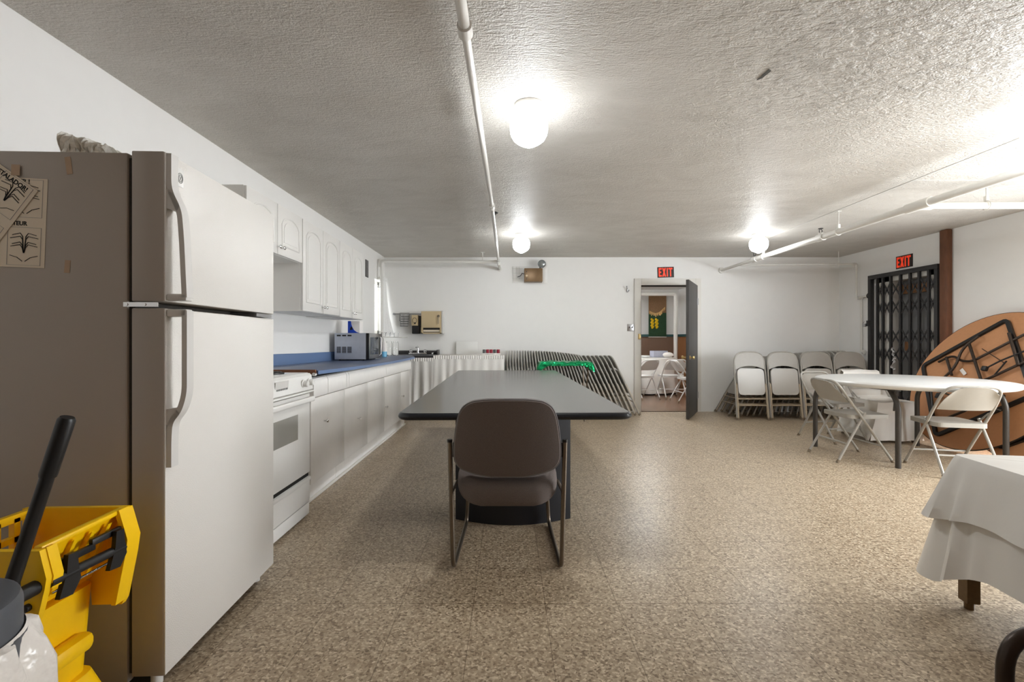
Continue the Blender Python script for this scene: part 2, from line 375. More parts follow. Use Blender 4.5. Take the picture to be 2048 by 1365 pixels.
def fillet(pts, r, n=5, closed=False):
    P = [Vector(p) for p in pts]; out = []
    L = len(P)
    for i in range(L):
        if not closed and i in (0, L - 1): out.append(P[i]); continue
        a, b, c = P[i - 1], P[i], P[(i + 1) % L]
        d1, d2 = (a - b), (c - b); rr = min(r, d1.length * 0.48, d2.length * 0.48)
        s, e = b + d1.normalized() * rr, b + d2.normalized() * rr
        for k in range(n + 1):
            t = k / n; out.append((1 - t) ** 2 * s + 2 * t * (1 - t) * b + t * t * e)
    return out
def rrect(x0, x1, y0, y1, r, n=5):
    return [(p.x, p.y) for p in fillet([(x0, y0, 0), (x1, y0, 0), (x1, y1, 0), (x0, y1, 0)], r, n, True)]

def link(o, parent=None):
    COL.objects.link(o)
    if parent is not None: o.parent = parent
    return o
def tag(o, label, cat, group=None):
    o['label'] = label; o['category'] = cat
    if group: o['group'] = group
    return o
def thing(name, label, cat, loc=(0, 0, 0), rz=0.0, group=None):
    o = bpy.data.objects.new(name, None); o.empty_display_size = 0.05
    link(o); o.location = loc; o.rotation_euler = (0, 0, rz)
    return tag(o, label, cat, group)
def part(name, mb, m, parent, label=None, sharp=38):
    o = link(bpy.data.objects.new(name, mb.mesh(name, m, sharp)), parent)
    if label: o['label'] = label
    return o
def single(name, mb, m, label, cat, group=None, loc=(0, 0, 0), rz=0.0, sharp=38):
    o = link(bpy.data.objects.new(name, mb.mesh(name, m, sharp))); o.location = loc; o.rotation_euler = (0, 0, rz)
    return tag(o, label, cat, group)
def struct(name, mb, m, parent=None, sharp=38):
    o = link(bpy.data.objects.new(name, mb.mesh(name, m, sharp)), parent)
    if parent is None: o['kind'] = 'structure'
    return o
def copy_tree(root, loc, rot=(0, 0, 0), label=None, group=None):
    r = root.copy(); COL.objects.link(r); r.location = loc; r.rotation_euler = rot
    if label: r['label'] = label
    if group: r['group'] = group
    for ch in root.children:
        c = ch.copy(); COL.objects.link(c); c.parent = r
        for g in ch.children:
            d = g.copy(); COL.objects.link(d); d.parent = c
    return r
def text_mb(body, size, extrude=0.0005, sx=1.0, bold=0.0):
    cu = bpy.data.curves.new('t', 'FONT'); cu.body = body; cu.size = size; cu.extrude = extrude; cu.align_x = 'CENTER'; cu.align_y = 'CENTER'; cu.offset = bold; cu.resolution_u = 3
    ob = bpy.data.objects.new('t', cu); COL.objects.link(ob)
    dg = bpy.context.evaluated_depsgraph_get(); me = bpy.data.meshes.new_from_object(ob.evaluated_get(dg))
    bpy.data.objects.remove(ob); bpy.data.curves.remove(cu)
    me.transform(Matrix.Diagonal((sx, 1, 1, 1)))
    mb = MB(); mb.bm.from_mesh(me); bpy.data.meshes.remove(me); return mb
TOWALL = Matrix.Rotation(R(90), 4, 'X')                      # text in the XY plane -> stands up facing -Y
ORD = 'first second third fourth fifth sixth seventh eighth ninth tenth eleventh twelfth thirteenth fourteenth fifteenth sixteenth seventeenth eighteenth nineteenth twentieth'.split()

# ================================================================== STRUCTURE
struct('floor', MB().bb(XL - 0.2, XR + 1.2, YN - 0.2, YB, -0.1, 0), 'floor')
struct('ceiling', MB().bb(XL - 0.2, XR + 0.2, YN - 0.2, YB + 0.15, H, H + 0.12), 'ceiling')
D0, D1, DT = 2.06, 2.92, 1.985                               # far doorway
wb = MB(); wb.bb(XL - 0.2, D0, YB, YB + 0.15, 0, H).bb(D1, XR + 0.2, YB, YB + 0.15, 0, H).bb(D0, D1, YB, YB + 0.15, DT, H)
struct('wall_back', wb, 'wall')
WY0, WY1, WZ0, WZ1 = 6.78, 7.27, 1.22, 2.02                  # window in the left wall
wl = MB(); wl.bb(XL - 0.2, XL, YN, WY0, 0, H).bb(XL - 0.2, XL, WY1, YB, 0, H).bb(XL - 0.2, XL, WY0, WY1, 0, WZ0).bb(XL - 0.2, XL, WY0, WY1, WZ1, H)
struct('wall_left', wl, 'wall')
G0, G1, GT = 5.62, 6.58, 2.0                                 # gated doorway in the right wall
SZ0, SZ1 = RSZ0, RSZ1
wr = MB(); wr.bb(XR, XR + 0.2, YN, RW0, 0, H).bb(XR, XR + 0.2, RW0, RW1, 0, SZ0).bb(XR, XR + 0.2, RW0, RW1, SZ1, H).bb(XR, XR + 0.2, RW1, G0, 0, H).bb(XR, XR + 0.2, G1, YB, 0, H).bb(XR, XR + 0.2, G0, G1, GT, H)
struct('wall_right', wr, 'wall')
struct('wall_shading', MB().bb(XL - 0.2, XR + 0.2, YN - 0.2, YN, 0, H), 'panel_brown')  # unseen wall set close and brown so the refrigerator side stays dark
wf = struct('window_1', MB().bb(XL - 0.14, XL - 0.08, WY0, WY1, WZ0, WZ0 + 0.05).bb(XL - 0.14, XL - 0.08, WY0, WY1, WZ1 - 0.05, WZ1).bb(XL - 0.14, XL - 0.08, WY0, WY0 + 0.05, WZ0, WZ1).bb(XL - 0.14, XL - 0.08, WY1 - 0.05, WY1, WZ0, WZ1).bb(XL - 0.13, XL - 0.09, WY0, WY1, 1.6, 1.64), 'trim')
struct('window_pane', MB().bb(XL - 0.115, XL - 0.105, WY0 + 0.04, WY1 - 0.04, WZ0 + 0.04, WZ1 - 0.04), 'pane', wf)
wf = MB().bb(XR + 0.08, XR + 0.14, RW0, RW1, SZ0, SZ0 + 0.06).bb(XR + 0.08, XR + 0.14, RW0, RW1, SZ1 - 0.06, SZ1)
for y in (RW0 + 0.03, (RW0 * 2 + RW1) / 3, (RW0 + RW1 * 2) / 3, RW1 - 0.03): wf.bb(XR + 0.08, XR + 0.14, y - 0.03, y + 0.03, SZ0, SZ1)
wf = struct('window_added', wf, 'trim')  # added window, outside the view
struct('window_pane', MB().bb(XR + 0.105, XR + 0.115, RW0 + 0.02, RW1 - 0.02, SZ0 + 0.03, SZ1 - 0.03), 'pane', wf)  # pane of the added window, outside the view
# casing of the far doorway
cz = MB(); cz.bb(D0 - 0.1, D0 + 0.004, YB - 0.022, YB, 0, DT + 0.1, 0.004).bb(D1 - 0.004, D1 + 0.08, YB - 0.022, YB, 0, DT + 0.1, 0.004).bb(D0 + 0.004, D1 - 0.004, YB - 0.022, YB, DT - 0.004, DT + 0.1, 0.004)
cs = struct('trim_1', cz, 'trim')
part('strike_plate', MB().bb(D0 - 0.045, D0 - 0.005, YB - 0.034, YB - 0.022, 1.135, 1.22, 0.003), 'brass', cs, 'brass strike plate')
struct('door_frame', MB().bb(D0, D0 + 0.012, YB, YB + 0.15, 0, DT).bb(D0, D1, YB, YB + 0.15, DT - 0.012, DT), 'darkgap')
struct('door_jamb', MB().bb(D1 - 0.02, D1, YB - 0.005, YB + 0.15, 0, DT), 'doorred')
struct('trim_2', MB().bb(D0, D1, YB, YB + 0.15, 0, 0.008), 'plank')
bbm = MB().bb(D1 + 0.08, XR, YB - 0.012, YB, 0, 0.012)
struct('baseboard_back', bbm, 'trim')
# the open dark door, hinged at the right jamb
dr = bpy.data.objects.new('door_1', MB().bb(0, 0.825, -0.02, 0.02, 0.012, 1.972, 0.002).mesh('door_1', 'doorblack')); link(dr); dr['kind'] = 'structure'
dr.location = (D1 - 0.005, YB - 0.045, 0); dr.rotation_euler = (0, 0, math.atan2(6.586 - 7.3, 2.51 - 2.92))
kn = MB().lathe([(0.006, 0), (0.03, 0.002), (0.03, 0.008), (0.011, 0.012), (0.011, 0.035), (0.024, 0.042), (0.028, 0.055), (0.022, 0.066), (0.004, 0.07)], 16, Matrix.Translation((0.765, 0.02, 0.875)) @ Matrix.Rotation(R(-90), 4, 'X'))
kn.lathe([(0.006, 0), (0.03, 0.002), (0.03, 0.008), (0.011, 0.012), (0.011, 0.035), (0.024, 0.042), (0.028, 0.055), (0.022, 0.066), (0.004, 0.07)], 16, Matrix.Translation((0.765, -0.02, 0.875)) @ Matrix.Rotation(R(90), 4, 'X'))
part('door_knob', kn, 'brass', dr, 'brass door knob')
for z in (0.27, 1.72): part('door_hinge', MB().cyl((0.0, 0.024, z - 0.05), (0.0, 0.024, z + 0.05), 0.008, 8).bb(0, 0.04, 0.019, 0.024, z - 0.05, z + 0.05), 'steel', dr)
# gated doorway recess on the right
struct('door_frame.001', MB().bb(XR, XR + 0.2, G0, G0 + 0.16, 0, GT).bb(XR, XR + 0.2, G1 - 0.26, G1, 0, GT).bb(XR, XR + 0.2, G0, G1, GT - 0.08, GT), 'trim')
d2 = struct('door_2', MB().bb(XR + 0.14, XR + 0.19, G0 + 0.16, G1 - 0.26, 0.01, GT - 0.08), 'greydoor')
part('top_board', MB().bb(XR + 0.1, XR + 0.14, G0 + 0.16, G1 - 0.26, GT - 0.26, GT - 0.14), 'orangewood', d2, 'varnished wooden board')
part('lock_block', MB().bb(XR + 0.11, XR + 0.14, G1 - 0.42, G1 - 0.34, 0.98, 1.1, 0.004), 'orangewood', d2, 'small wooden block')
struct('wall_recess', MB().bb(XR + 0.2, XR + 0.25, G0 - 0.1, G1 + 0.1, 0, GT + 0.1), 'wall')
# torn flap on the ceiling, and thin strips for the lines above the pipes
tr = MB(); tr.prism([(1.235, 2.33), (1.245, 2.236), (1.262, 2.25), (1.252, 2.31)], 'z', H - 0.004, H - 0.0005)
struct('trim_3', tr, 'display')
struct('ceiling_line', MB().bb(3.275, 3.29, YN, 7.3, H - 0.003, H - 0.0005).bb(3.29, XR, 3.783, 3.797, H - 0.003, H - 0.0005), 'handle')  # thin strips added to draw the lines that follow the pipes

# ---------------------------------------------------------------- hall behind the far door
HY = 12.0
struct('floor_hall', MB().bb(-0.5, 7, YB + 0.15, HY + 0.2, -0.1, 0), 'plank')
struct('ceiling_hall', MB().bb(-0.5, 7, YB + 0.15, HY + 0.2, H, H + 0.1), 'wall')
struct('wall_hall_back', MB().bb(-0.5, 7, HY, HY + 0.15, 0, H), 'beadboard')
struct('wall_hall_left', MB().bb(-0.6, -0.5, YB + 0.15, HY, 0, H), 'wall')
struct('wall_hall_right', MB().bb(4.36, 4.5, YB + 0.15, HY, 0, H), 'wall')
struct('trim_5', MB().bb(-0.5, 4.36, HY - 0.03, HY, 0, 1.23), 'panel_brown')
struct('trim_6', MB().bb(4.32, 4.36, YB + 0.15, HY - 0.04, 0, 1.23), 'orangewood')
struct('trim_4', MB().bb(-0.5, 4.36, HY - 0.06, HY - 0.03, 1.21, 1.27).bb(4.29, 4.32, YB + 0.15, HY - 0.04, 1.21, 1.27), 'teal')

# ================================================================== CEILING LIGHTS
def ceiling_light(x, y, label, gm='globe', z=H):
    t = thing('ceiling_light', label, 'ceiling light', (x, y, z), 0, 'schoolhouse ceiling lights')
    part('canopy', MB().lathe([(0.08, 0), (0.082, -0.012), (0.074, -0.028), (0.06, -0.04), (0.055, -0.055)], 28), 'white', t)
    part('globe', MB().lathe([(0.055, -0.052), (0.075, -0.058), (0.096, -0.075), (0.105, -0.1), (0.105, -0.135), (0.1, -0.165), (0.086, -0.19), (0.066, -0.207), (0.04, -0.222), (0.018, -0.232), (0.004, -0.234)], 32), gm, t)
    return t
ceiling_light(0.11, 2.58, 'lit white schoolhouse globe light nearest above the black table, beside the sprinkler pipe')
ceiling_light(0.15, 5.71, 'lit white globe ceiling light in front of the emergency lamp box')
ceiling_light(3.05, 5.71, 'lit white globe ceiling light beside the right hand sprinkler pipe, near the open door')
ceiling_light(2.97, 2.58, 'lit white globe light cut by the right picture edge')
ceiling_light(2.4, 8.3, 'added globe light on the hall ceiling, brightening the hall beyond the open door', 'globe_hall_added')  # hall globes are added, unseen lamps
ceiling_light(1.4, 10.6, 'second added globe light deep in the hall, brightening it beyond the open door', 'globe_hall_added')

# ================================================================== PIPES
def ringclamp(mb, c, r, axis, w=0.02, t=0.006):
    a = Vector(axis).normalized(); c = Vector(c); mb.cyl(c - a * w / 2, c + a * w / 2, r + t, 16)
t = thing('sprinkler_pipe', 'long white sprinkler pipe running along the ceiling left of the globe lights', 'pipe', (0, 0, 0))
A = [(-0.185, YN + 0.001, 2.385), (-0.178, 1.716, 2.37), (-0.175, 1.86, 2.355)]
part('pipe_run', MB().tube(A, 0.022, 14), 'pipe', t)
B2 = [(-0.175, 1.86, 2.355), (-0.152, 4.2, 2.327), (-0.155, 6.9, 2.278)]
part('pipe_run', MB().tube(B2, 0.018, 14), 'pipe', t)
part('coupling', MB().cyl((-0.1753, 1.83, 2.356), (-0.1748, 1.885, 2.3545), 0.03, 16), 'pipe', t)
part('coupling', MB().cyl((-0.152, 4.17, 2.327), (-0.152, 4.26, 2.326), 0.026, 16).cyl((-0.152, 4.21, 2.327), (-0.152, 4.21, 2.285), 0.014, 10), 'pipe', t)
part('tee_fitting', MB().cyl((-0.155, 6.84, 2.28), (-0.155, 6.97, 2.277), 0.028, 16).cyl((-0.155, 6.9, 2.278), (-0.22, 6.9, 2.278), 0.028, 16).cyl((-0.155, 6.9, 2.3), (-0.155, 6.9, 2.225), 0.022, 12), 'pipe', t)
part('pipe_run', MB().tube([(-0.155, 6.95, 2.277), (-0.147, 7.1, 2.24), (-0.145, 7.318, 2.23)], 0.018, 12), 'pipe', t)
part('escutcheon', MB().cyl((-0.145, 7.3, 2.23), (-0.145, 7.319, 2.23), 0.036, 18), 'pipe', t)
sh = part('sprinkler_head', MB().cyl((-0.152, 4.55, 2.33), (-0.13, 4.55, 2.36), 0.012, 8).cyl((-0.13, 4.55, 2.36), (-0.128, 4.55, 2.368), 0.022, 10), 'vent', t)
for y in (2.9, 5.6): part('pipe_hanger', MB().cyl((-0.16, y, 2.33), (-0.16, y, H), 0.005, 6), 'pipe', t)
t = thing('water_pipe', 'white pipe crossing the back wall then dropping down past the curtained window', 'pipe')
part('pipe_run', MB().tube(fillet([(-0.2, 6.9, 2.278), (-1.875, 6.89, 2.285), (-1.875, 6.89, 0.92)], 0.06, 6), 0.0225, 14), 'pipe', t)
part('elbow_fitting', MB().tube(fillet([(-1.81, 6.9, 2.284), (-1.885, 6.9, 2.285), (-1.885, 6.9, 2.2)], 0.06, 6), 0.029, 14), 'pipe', t)
part('pipe_hanger', MB().cyl((-0.39, 6.9, 2.3), (-0.39, 6.9, H), 0.006, 6).cyl((-0.4, 6.9, 2.28), (-0.38, 6.9, 2.28), 0.029, 14).bb(-0.42, -0.36, 6.88, 6.92, H - 0.006, H), 'pipe', t)
part('pipe_clip', MB().bb(-1.95, -1.88, 6.892, 6.908, 1.9, 1.912).cyl((-1.885, 6.9, 1.895), (-1.885, 6.9, 1.917), 0.028, 12), 'steel', t)
t = thing('sprinkler_pipe', 'large white sprinkler pipe hung along the right side of the ceiling', 'pipe')
PZ, PX = 2.214, 3.32
part('pipe_run', MB().cyl((PX, YN + 0.001, PZ), (PX, 6.3, PZ), 0.03, 16), 'pipe', t)
part('pipe_run', MB().cyl((PX, 6.3, PZ), (PX, 7.318, PZ), 0.021, 14), 'pipe', t)
part('escutcheon', MB().cyl((PX, 7.29, PZ), (PX, 7.319, PZ), 0.045, 20), 'pipe', t)
part('coupling', MB().cyl((PX, 6.26, PZ), (PX, 6.36, PZ), 0.037, 16), 'pipe', t)
part('tee_fitting', MB().cyl((PX, 3.68, PZ), (PX, 3.9, PZ), 0.04, 18).cyl((PX, 3.79, PZ), (PX + 0.1, 3.79, PZ), 0.038, 18), 'pipe', t)
part('branch_pipe', MB().cyl((PX + 0.03, 3.79, PZ), (XR, 3.79, PZ), 0.028, 16), 'pipe', t)
def hanger(x, y, name='pipe_hanger', r=0.034, along='y'):
    m = MB().cyl((x, y, PZ + 0.05), (x, y, H), 0.005, 6).bb(x - 0.012, x + 0.012, y - 0.012, y + 0.012, PZ + 0.035, PZ + 0.075).bb(x - 0.02, x + 0.02, y - 0.02, y + 0.02, H - 0.005, H)
    pts = [(x + (r * math.sin(a) if along == 'y' else 0), y + (0 if along == 'y' else r * math.sin(a)), PZ + r * math.cos(a)) for a in [2 * math.pi * k / 20 for k in range(20)]]
    m.tube(pts, 0.004, 6, closed=True); part(name, m, 'pipe', t)
for y in (4.71, 6.1, 2.2): hanger(PX, y)
hanger(3.87, 3.79, r=0.036, along='x')
def sprinkler(x, y, z):
    m = MB().cyl((x, y, z + 0.02), (x, y, z + 0.05), 0.014, 10).tube([(x - 0.012, y, z + 0.05), (x - 0.016, y, z + 0.075), (x, y, z + 0.095), (x + 0.016, y, z + 0.075), (x + 0.012, y, z + 0.05)], 0.004, 6).cyl((x, y, z + 0.093), (x, y, z + 0.098), 0.024, 12)
    part('sprinkler_head', m, 'vent', t, 'dark metal sprinkler head')
for y in (4.98, 6.32): sprinkler(PX, y, PZ)
for y in (4.98, ): part('tee_fitting', MB().cyl((PX, y - 0.05, PZ), (PX, y + 0.05, PZ), 0.038, 16).cyl((PX, y, PZ), (PX, y, PZ + 0.05), 0.022, 12), 'pipe', t)
t = thing('drain_pipe', 'thin white pipe running to the right corner, down to a valve and the floor', 'pipe')
part('pipe_run', MB().tube(fillet([(PX + 0.03, 6.85, 2.222), (5.09, 6.85, 2.237), (5.09, 6.85, 1.745)], 0.04, 5), 0.015, 12), 'pipe', t)
part('pipe_hanger', MB().cyl((4.83, 6.85, 2.24), (4.83, 6.85, H), 0.004, 6).cyl((4.82, 6.85, 2.236), (4.84, 6.85, 2.236), 0.022, 12), 'pipe', t)
part('elbow_fitting', MB().tube(fillet([(5.03, 6.85, 2.237), (5.09, 6.85, 2.237), (5.09, 6.85, 2.18)], 0.04, 5), 0.021, 12), 'pipe', t)
part('pipe_run', MB().tube(fillet([(5.09, 6.85, 1.75), (5.09, 6.85, 1.73), (5.148, 6.83, 1.745), (5.148, 6.83, 0.96)], 0.015, 3), 0.016, 12), 'pipe', t)
vl = part('valve_body', MB().cyl((5.08, 6.83, 1.735), (5.16, 6.81, 1.745), 0.024, 12).cyl((5.125, 6.82, 1.75), (5.125, 6.66, 1.752), 0.011, 10), 'pipe', t)
part('valve_wheel', MB().tube([(5.125 + 0.036 * math.cos(a), 6.65, 1.752 + 0.036 * math.sin(a)) for a in [2 * math.pi * k / 16 for k in range(16)]], 0.007, 6, closed=True).box((5.125, 6.65, 1.752), (0.07, 0.006, 0.01)).box((5.125, 6.65, 1.752), (0.01, 0.006, 0.07)), 'vent', vl, 'dark valve hand wheel')
part('pipe_outlet', MB().tube(fillet([(5.148, 6.83, 1.0), (5.148, 6.83, 0.955), (5.148, 6.79, 0.95)], 0.02, 4), 0.016, 12).cyl((5.138, 6.79, 0.95), (5.138, 6.76, 0.95), 0.03, 14), 'pipe', t)

# ================================================================== FRIDGE
FR = thing('refrigerator', 'tall white top freezer refrigerator with pebbled doors', 'refrigerator', (-1.089, 1.48, 0), R(2.5))
cab = part('cabinet', MB().bb(-0.74, -0.118, 0.004, 0.748, 0.03, 1.715, 0.006), 'fridge_side_shaded', FR)
part('gasket', MB().bb(-0.119, -0.1, 0.012, 0.74, 0.06, 1.70), 'gasket', FR, 'dark door gasket')
fd = part('freezer_door', MB().bb(-0.103, -0.004, 0, 0.75, 1.243, 1.72, 0.004, 2), 'fridge_side_shaded', FR)  # door edges take the darker side tone in place of shade
part('front_panel', MB().bb(-0.006, 0, 0.0015, 0.7485, 1.2445, 1.7185, 0.003, 2), 'fridge_door', fd, 'pebbled white door face')
ld = part('fridge_door', MB().bb(-0.103, -0.004, 0, 0.75, 0.055, 1.222, 0.004, 2), 'fridge_side_shaded', FR)  # edges toned darker for shade, as on the freezer door
part('front_panel', MB().bb(-0.006, 0, 0.0015, 0.7485, 0.0565, 1.2205, 0.003, 2), 'fridge_door', ld, 'pebbled white door face')
part('kick_plate', MB().bb(-0.16, -0.07, 0.03, 0.72, 0.005, 0.05), 'black', FR)
part('foot', MB().cyl((-0.06, 0.05, 0), (-0.06, 0.05, 0.055), 0.018, 10), 'white', FR)
part('foot', MB().cyl((-0.06, 0.7, 0), (-0.06, 0.7, 0.055), 0.018, 10), 'white', FR)
part('foot', MB().cyl((-0.68, 0.06, 0), (-0.68, 0.06, 0.03), 0.018, 10).cyl((-0.68, 0.69, 0), (-0.68, 0.69, 0.03), 0.018, 10), 'black', FR)
def strip(path, w, th):
    """flat bar following an outline in the x,z plane, w wide along y"""
    pts = fillet([(p[0], 0.022, p[1]) for p in path], 0.03, 6)
    return MB().tube(pts, 1, 4, flat=(w / 2, th / 2), up=(0, 1, 0))
hd = strip([(0.008, 1.715), (0.008, 1.60), (0.04, 1.535), (0.047, 1.45), (0.056, 1.256)], 0.034, 0.016)
hd.bb(0, 0.062, 0.005, 0.039, 1.246, 1.268, 0.004).prism([(0, 1.6), (0.014, 1.6), (0.04, 1.548), (0.034, 1.53), (0, 1.54)], 'y', 0.005, 0.039)
part('door_handle', hd, 'handle', fd)
hl = strip([(0.056, 1.215), (0.056, 0.95), (0.04, 0.895), (0.012, 0.86), (0.008, 0.80), (0.008, 0.715)], 0.034, 0.016)
hl.bb(0, 0.062, 0.005, 0.039, 1.195, 1.219, 0.004).prism([(0, 0.9), (0.03, 0.905), (0.04, 0.885), (0.014, 0.85), (0, 0.85)], 'y', 0.005, 0.039)
part('door_handle', hl, 'handle', ld)
bd = part('emblem_plate', MB().bb(0, 0.0012, 0.055, 0.088, 1.63, 1.69, 0.0003), 'white', fd)
ring = MB()
for rr in (0.0125, 0.0085): ring.tube([(0.0016, 0.0715 + rr * math.cos(a), 1.658 + rr * 1.3 * math.sin(a)) for a in [2 * math.pi * k / 20 for k in range(20)]], 0.0012, 6, closed=True)
ring.tube([(0.0016, 0.068, 1.664), (0.0016, 0.072, 1.652), (0.0016, 0.0755, 1.664)], 0.001, 5)
part('emblem', ring, 'print', bd, 'round grey monogram emblem')
part('hinge', MB().bb(-0.125, -0.02, -0.004, 0.0, 1.226, 1.24).cyl((-0.115, -0.006, 1.233), (-0.115, 0.0, 1.233), 0.005, 8).cyl((-0.06, -0.006, 1.233), (-0.06, 0.0, 1.233), 0.005, 8), 'chrome', FR, 'bright steel hinge bracket')
part('hinge', MB().bb(-0.1, 0.012, 0.56, 0.7, 1.2245, 1.2385), 'steel', FR)

# things on and around the fridge (local frame of its side: x along it, z up)
FM = Matrix.Translation((-1.089, 1.48, 0)) @ Matrix.Rotation(R(2.5), 4, 'Z')
def sideframe(x, z, roll=0.0, off=0.0):
    """placement on the shaded fridge side facing the camera"""
    return FM @ Matrix.Translation((x, 0.0035 - off, z)) @ Matrix.Rotation(roll, 4, 'Y') @ TOWALL
def leaflet(name, label, x, z, roll, off, lines, w=0.216, h=0.28):
    o = bpy.data.objects.new(name, MB().box((0, 0, 0.0004), (w, h, 0.0008)).mesh(name, 'paper')); link(o)
    o.matrix_world = sideframe(x, z, roll, off); tag(o, label, 'leaflet', 'leaflets taped to the refrigerator')
    for (txt, tx, ty, s) in lines:
        part('heading', text_mb(txt, s, 0.0002, 1.0, 0.0006).xf(Matrix.Translation((tx, ty, 0.0011))), 'ink', o)
    for (dx, dy, sc) in ((0.045, -0.065, 1.0), (0.045, 0.085, 1.0)):
        m = MB()
        for s in (-1, 1):
            for (yy, ln) in ((0.028, 0.036), (0.018, 0.042), (0.0, 0.036), (-0.008, 0.04)):
                m.tube([(dx + s * ln, dy + yy - 0.002, 0.0012), (dx + s * 0.012, dy + yy + 0.004, 0.0012), (dx + s * 0.005, dy + yy - 0.006, 0.0012), (dx + s * 0.001, dy - 0.03, 0.0012)], 0.0009, 4)
            m.tube([(dx + s * 0.042, dy - 0.038, 0.0012), (dx + s * 0.02, dy - 0.044, 0.0012), (dx + s * 0.004, dy - 0.056, 0.0012)], 0.0008, 4)
        part('drawing', m, 'ink', o)
        fr = MB().tube([(dx - 0.05, dy - 0.068, 0.001), (dx + 0.05, dy - 0.068, 0.001), (dx + 0.05, dy + 0.05, 0.001), (dx - 0.05, dy + 0.05, 0.001)], 0.0005, 4, closed=True)
        part('drawing_border', fr, 'print', o)
    return o
leaflet('leaflet', 'cream installation leaflet hanging straight on the refrigerator side, half covered', -0.472, 1.49, R(2.2), 0.0, [('INSTALLER !', 0.004, 0.129, 0.019), ('INSTALLATEUR', -0.01, -0.003, 0.018)])
leaflet('leaflet', 'cream installation leaflet tilted over the straight one on the refrigerator side', -0.556, 1.538, R(36), 0.0025, [('INSTALADOR!', 0.018, 0.122, 0.02)])
def tape(x, z, roll, w, h, label, off=0.0):
    o = bpy.data.objects.new('tape_strip', MB().box((0, 0, 0.0003), (w, h, 0.0006)).mesh('tape_strip', 'tape')); link(o)
    o.matrix_world = sideframe(x, z, roll, off); tag(o, label, 'tape')
tape(-0.296, 1.67, R(-8), 0.018, 0.055, 'brown tape strip high on the refrigerator side, beside the seam of the freezer')
tape(-0.30, 1.352, R(5), 0.017, 0.04, 'short brown tape mark low on the refrigerator side, below the others')
tape(-0.452, 1.652, R(2), 0.026, 0.034, 'brown tape piece above the tilted leaflet', 0.004)
m = MB()
for k in range(11):
    x = -0.345 + 0.0125 * k; hgt = 0.07 - 0.0036 * k
    for q in range(3):
        a = 0.5 * q + k
        pts = [(x + 0.009 * math.cos(b + a), 0.045 + 0.026 * q + 0.008 * math.sin(b * 2 + k), 1.7165 + hgt * (0.5 + 0.48 * math.sin(b + a))) for b in [2 * math.pi * j / 14 for j in range(14)]]
        m.tube(pts, 1, 4, closed=True, flat=(0.0012, 0.009), up=(0, 1, 0))
o = single('ruffled_cloth', m, 'wovenlace', 'grey ruffled lacy cloth bunched on top of the refrigerator', 'cloth'); o.matrix_world = FM
o = single('folded_cardboard', MB().box((-0.62, 0.3, 1.7215), (0.2, 0.3, 0.012), 0.002), 'tape', 'flat brown card lying on the refrigerator top at its left end', 'card'); o.matrix_world = FM

# ================================================================== STOVE
ST = thing('stove', 'white slide in electric range between refrigerator and counter', 'stove', (-1.265, 2.245, 0))
SW = 0.73
part('body', MB().bb(-0.64, -0.045, 0.004, SW - 0.004, 0.0, 0.895), 'white', ST)
part('cooktop', MB().bb(-0.65, -0.01, 0, SW, 0.895, 0.915, 0.006), 'white', ST)
for (bx, by, br) in ((-0.18, 0.2, 0.075), (-0.18, 0.54, 0.1), (-0.46, 0.2, 0.1), (-0.46, 0.54, 0.075)):
    b_ = part('burner', MB().lathe([(br + 0.02, 0), (br + 0.022, 0.005), (br + 0.005, 0.004), (0.01, 0.002)], 24, Matrix.Translation((bx, by, 0.915))), 'chrome', ST)
    part('coil', MB().tube([(bx + br * (0.25 + 0.75 * k / 60) * math.cos(k * 0.42), by + br * (0.25 + 0.75 * k / 60) * math.sin(k * 0.42), 0.924) for k in range(61)], 0.006, 6), 'black', b_)
cp = part('control_panel', MB().prism([(-0.06, 0.9), (-0.005, 0.912), (0.008, 0.9), (0.018, 0.812), (-0.05, 0.8)], 'y', 0, SW), 'white', ST)
part('trim_lip', MB().bb(-0.05, 0.026, -0.002, SW + 0.002, 0.795, 0.806, 0.003), 'white', ST)
def onpanel(y, z): return Matrix.Translation((0.0085 + (0.9 - z) * 0.1136 + 0.001, y, z)) @ Matrix.Rotation(R(90 + 6.5), 4, 'Y')
for y, z in ((0.592, 0.857), (0.672, 0.86), (0.06, 0.857), (0.14, 0.86)):
    kb = part('knob', MB().lathe([(0.024, 0), (0.024, 0.006), (0.0195, 0.008), (0.018, 0.03), (0.014, 0.034)], 20, onpanel(y, z)), 'white', cp)
part('keypad', MB().box((0, 0, 0), (0.056, 0.15, 0.002), 0.0008).xf(Matrix.Translation((0.0135, 0.33, 0.865)) @ Matrix.Rotation(R(0), 4, 'X') @ Matrix.Rotation(R(90 + 6.5), 4, 'Y')), 'handle', cp)
part('display', MB().box((0, 0, 0), (0.016, 0.06, 0.002)).xf(Matrix.Translation((0.0135, 0.33, 0.878)) @ Matrix.Rotation(R(90 + 6.5), 4, 'Y')), 'display', cp)
for k in range(6): part('button', MB().box((0, 0, 0), (0.01, 0.014, 0.002)).xf(Matrix.Translation((0.0165, 0.275 + 0.022 * k, 0.848)) @ Matrix.Rotation(R(90 + 6.5), 4, 'Y')), 'print', cp)
od = part('oven_door', MB().bb(-0.045, 0.0, 0.003, SW - 0.003, 0.285, 0.785, 0.006), 'white', ST)
part('window', MB().bb(-0.001, 0.0015, 0.16, 0.555, 0.525, 0.675, 0.0005), 'oven_glass', od)
part('door_handle', MB().bb(0.012, 0.034, 0.0, SW, 0.735, 0.768, 0.009, 3).bb(-0.005, 0.02, 0.02, 0.05, 0.74, 0.764).bb(-0.005, 0.02, SW - 0.05, SW - 0.02, 0.74, 0.764), 'white', od)
part('vent_slot', MB().bb(-0.05, -0.008, 0.01, SW - 0.01, 0.262, 0.285), 'darkgap', ST)
